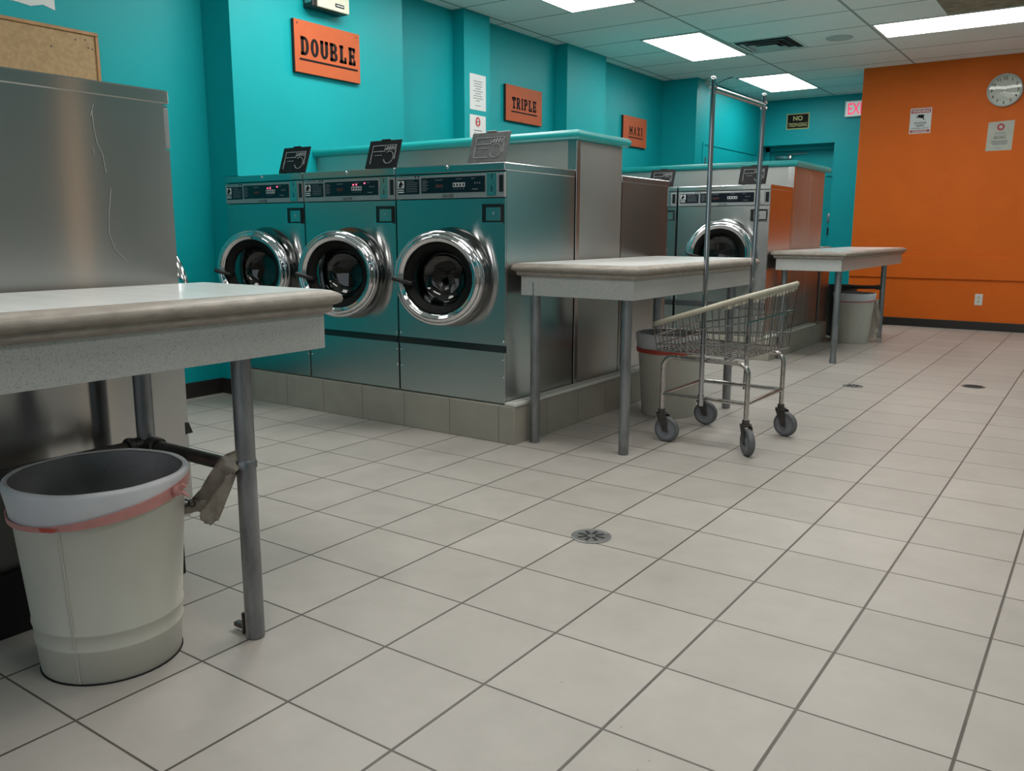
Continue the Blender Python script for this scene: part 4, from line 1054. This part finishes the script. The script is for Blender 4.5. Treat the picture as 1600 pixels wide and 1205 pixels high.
# clock
t = thing('wall_clock', (.622, YO, 2.400), 'round white wall clock on the orange wall', 'clock', face='-Y')
Rc = .158
MB().lathe([(Rc, .001), (Rc, .032), (Rc - .005, .038), (Rc - .012, .036), (Rc - .014, .024)], n=48).build('rim', M['vent'], t)
MB().lathe([(Rc - .012, .020), (.001, .0205)], n=48).build('dial', M['dial'], t)
q = MB()
for k in range(1, 13):
    a = PI / 2 - k * PI / 6; q.text(str(k), (Rc - .042) * math.cos(a), (Rc - .042) * math.sin(a), h=.030, z=.0206, bold=.012)
for k in range(60):
    a = k * PI / 30; d = Vector((math.cos(a), math.sin(a))); nn = Vector((-d.y, d.x)) * .0008
    q.quad_prism([tuple(d * (Rc - .022) - nn), tuple(d * (Rc - .016) - nn), tuple(d * (Rc - .016) + nn), tuple(d * (Rc - .022) + nn)], .0206, .0212, 'z')
q.build('numerals', M['black_print'], t)
for nm, ang, ln_, wd in (('hour_hand', 8, .062, .003), ('minute_hand', 178, .095, .0022)):
    a = math.radians(ang); d = Vector((math.cos(a), math.sin(a))); nn = Vector((-d.y, d.x)) * wd
    MB().quad_prism([tuple(-d * .012 - nn), tuple(d * ln_ - nn * .5), tuple(d * ln_ + nn * .5), tuple(-d * .012 + nn)], .023, .0238, 'z').build(nm, M['vent'], t)
MB().lathe([(Rc - .014, .027), (Rc * .5, .0325), (.001, .034)], n=40).build('clock_glass', M['clock_glass'], t)
# outlet
t = thing('wall_outlet', (.575, YO, .318), 'white double electrical outlet low on the orange wall', 'outlet', face='-Y')
MB().box(-.036, .036, -.058, .058, .0005, .006, .002).build('cover_plate', M['white_plastic'], t)
for y_ in (-.021, .021): MB().lathe([(.0165, .006), (.0165, .0072), (.001, .0072)], (0, y_, 0), (0, 0, 1), 18).build('socket', M['cream'], t)
q = MB()
for y_ in (-.021, .021):
    for x_ in (-.007, .007): q.box(x_ - .0015, x_ + .0015, y_ - .001, y_ + .009, .0073, .0077)
    q.lathe([(.003, .0077), (.001, .0077)], (0, y_ - .008, 0), (0, 0, 1), 8)
q.build('socket_slots', M['black_print'], t)

# ------------------------------------------------------------------ lights
def area(name, loc, sx, sy, power, col, rot):
    l = bpy.data.lights.new(name, 'AREA'); l.shape = 'RECTANGLE'; l.size = sx; l.size_y = sy; l.energy = power; l.color = col
    o = bpy.data.objects.new(name, l); COL.objects.link(o); o.location = loc; o.rotation_euler = rot
    return o
WARM = (1.0, .97, .92)
for i, (x, y, lx, pw) in enumerate(((-1.75, 2.85, 0, 35.), (-1.75, .4, 0, 12.), (.4, 4.9, 1, 24.), (.4, 2.4, 1, 30.), (.4, -.1, 1, 19.), (2.2, 7.5, 0, 9.), (2.2, 3.4, 0, 10.), (2.2, .4, 0, 15.))):  # out-of-frame ceiling lamps; last one added to brighten the near apron and bin
    area('ceiling_and_fill_lamp', (x, y, ZC - .02), 1.2 if lx else .6, .6 if lx else 1.2, pw, WARM, (0, 0, 0))
area('window_daylight', (.21, YF - .2, 1.45), 5.0, 1.75, 20.0, (.90, .95, 1.0), (PI / 2 + .25, 0, 0))

wd = bpy.data.worlds.new('world'); scene.world = wd; wd.use_nodes = True
bg = wd.node_tree.nodes['Background']; bg.inputs['Color'].default_value = (.75, .85, 1, 1); bg.inputs['Strength'].default_value = .3

# ------------------------------------------------------------------ camera
cam = bpy.data.cameras.new('camera'); cam.sensor_fit = 'HORIZONTAL'; cam.sensor_width = 36.0
cam.lens = 1325.354 / 1600 * 36.0; cam.clip_start = .02
co = bpy.data.objects.new('camera', cam); COL.objects.link(co)
yaw, pitch, roll = -.610780857, -.180351785, .00264283315
cy, sy_, cpt, spt = math.cos(yaw), math.sin(yaw), math.cos(pitch), math.sin(pitch)
fw = Vector((sy_ * cpt, cy * cpt, spt)); rt = Vector((cy, -sy_, 0)); upv = rt.cross(fw)
r2 = rt * math.cos(roll) + upv * math.sin(roll); u2 = upv * math.cos(roll) - rt * math.sin(roll)
mw = Matrix((r2, u2, -fw)).transposed().to_4x4(); mw.translation = Vector((5.49274663, -2.63613315, 3.31325485)) * .305
co.matrix_world = mw
scene.camera = co
vs = scene.view_settings
vs.view_transform = 'Standard'; vs.look = 'None'; vs.exposure = 0.0; vs.gamma = 1.0; vs.use_curve_mapping = False
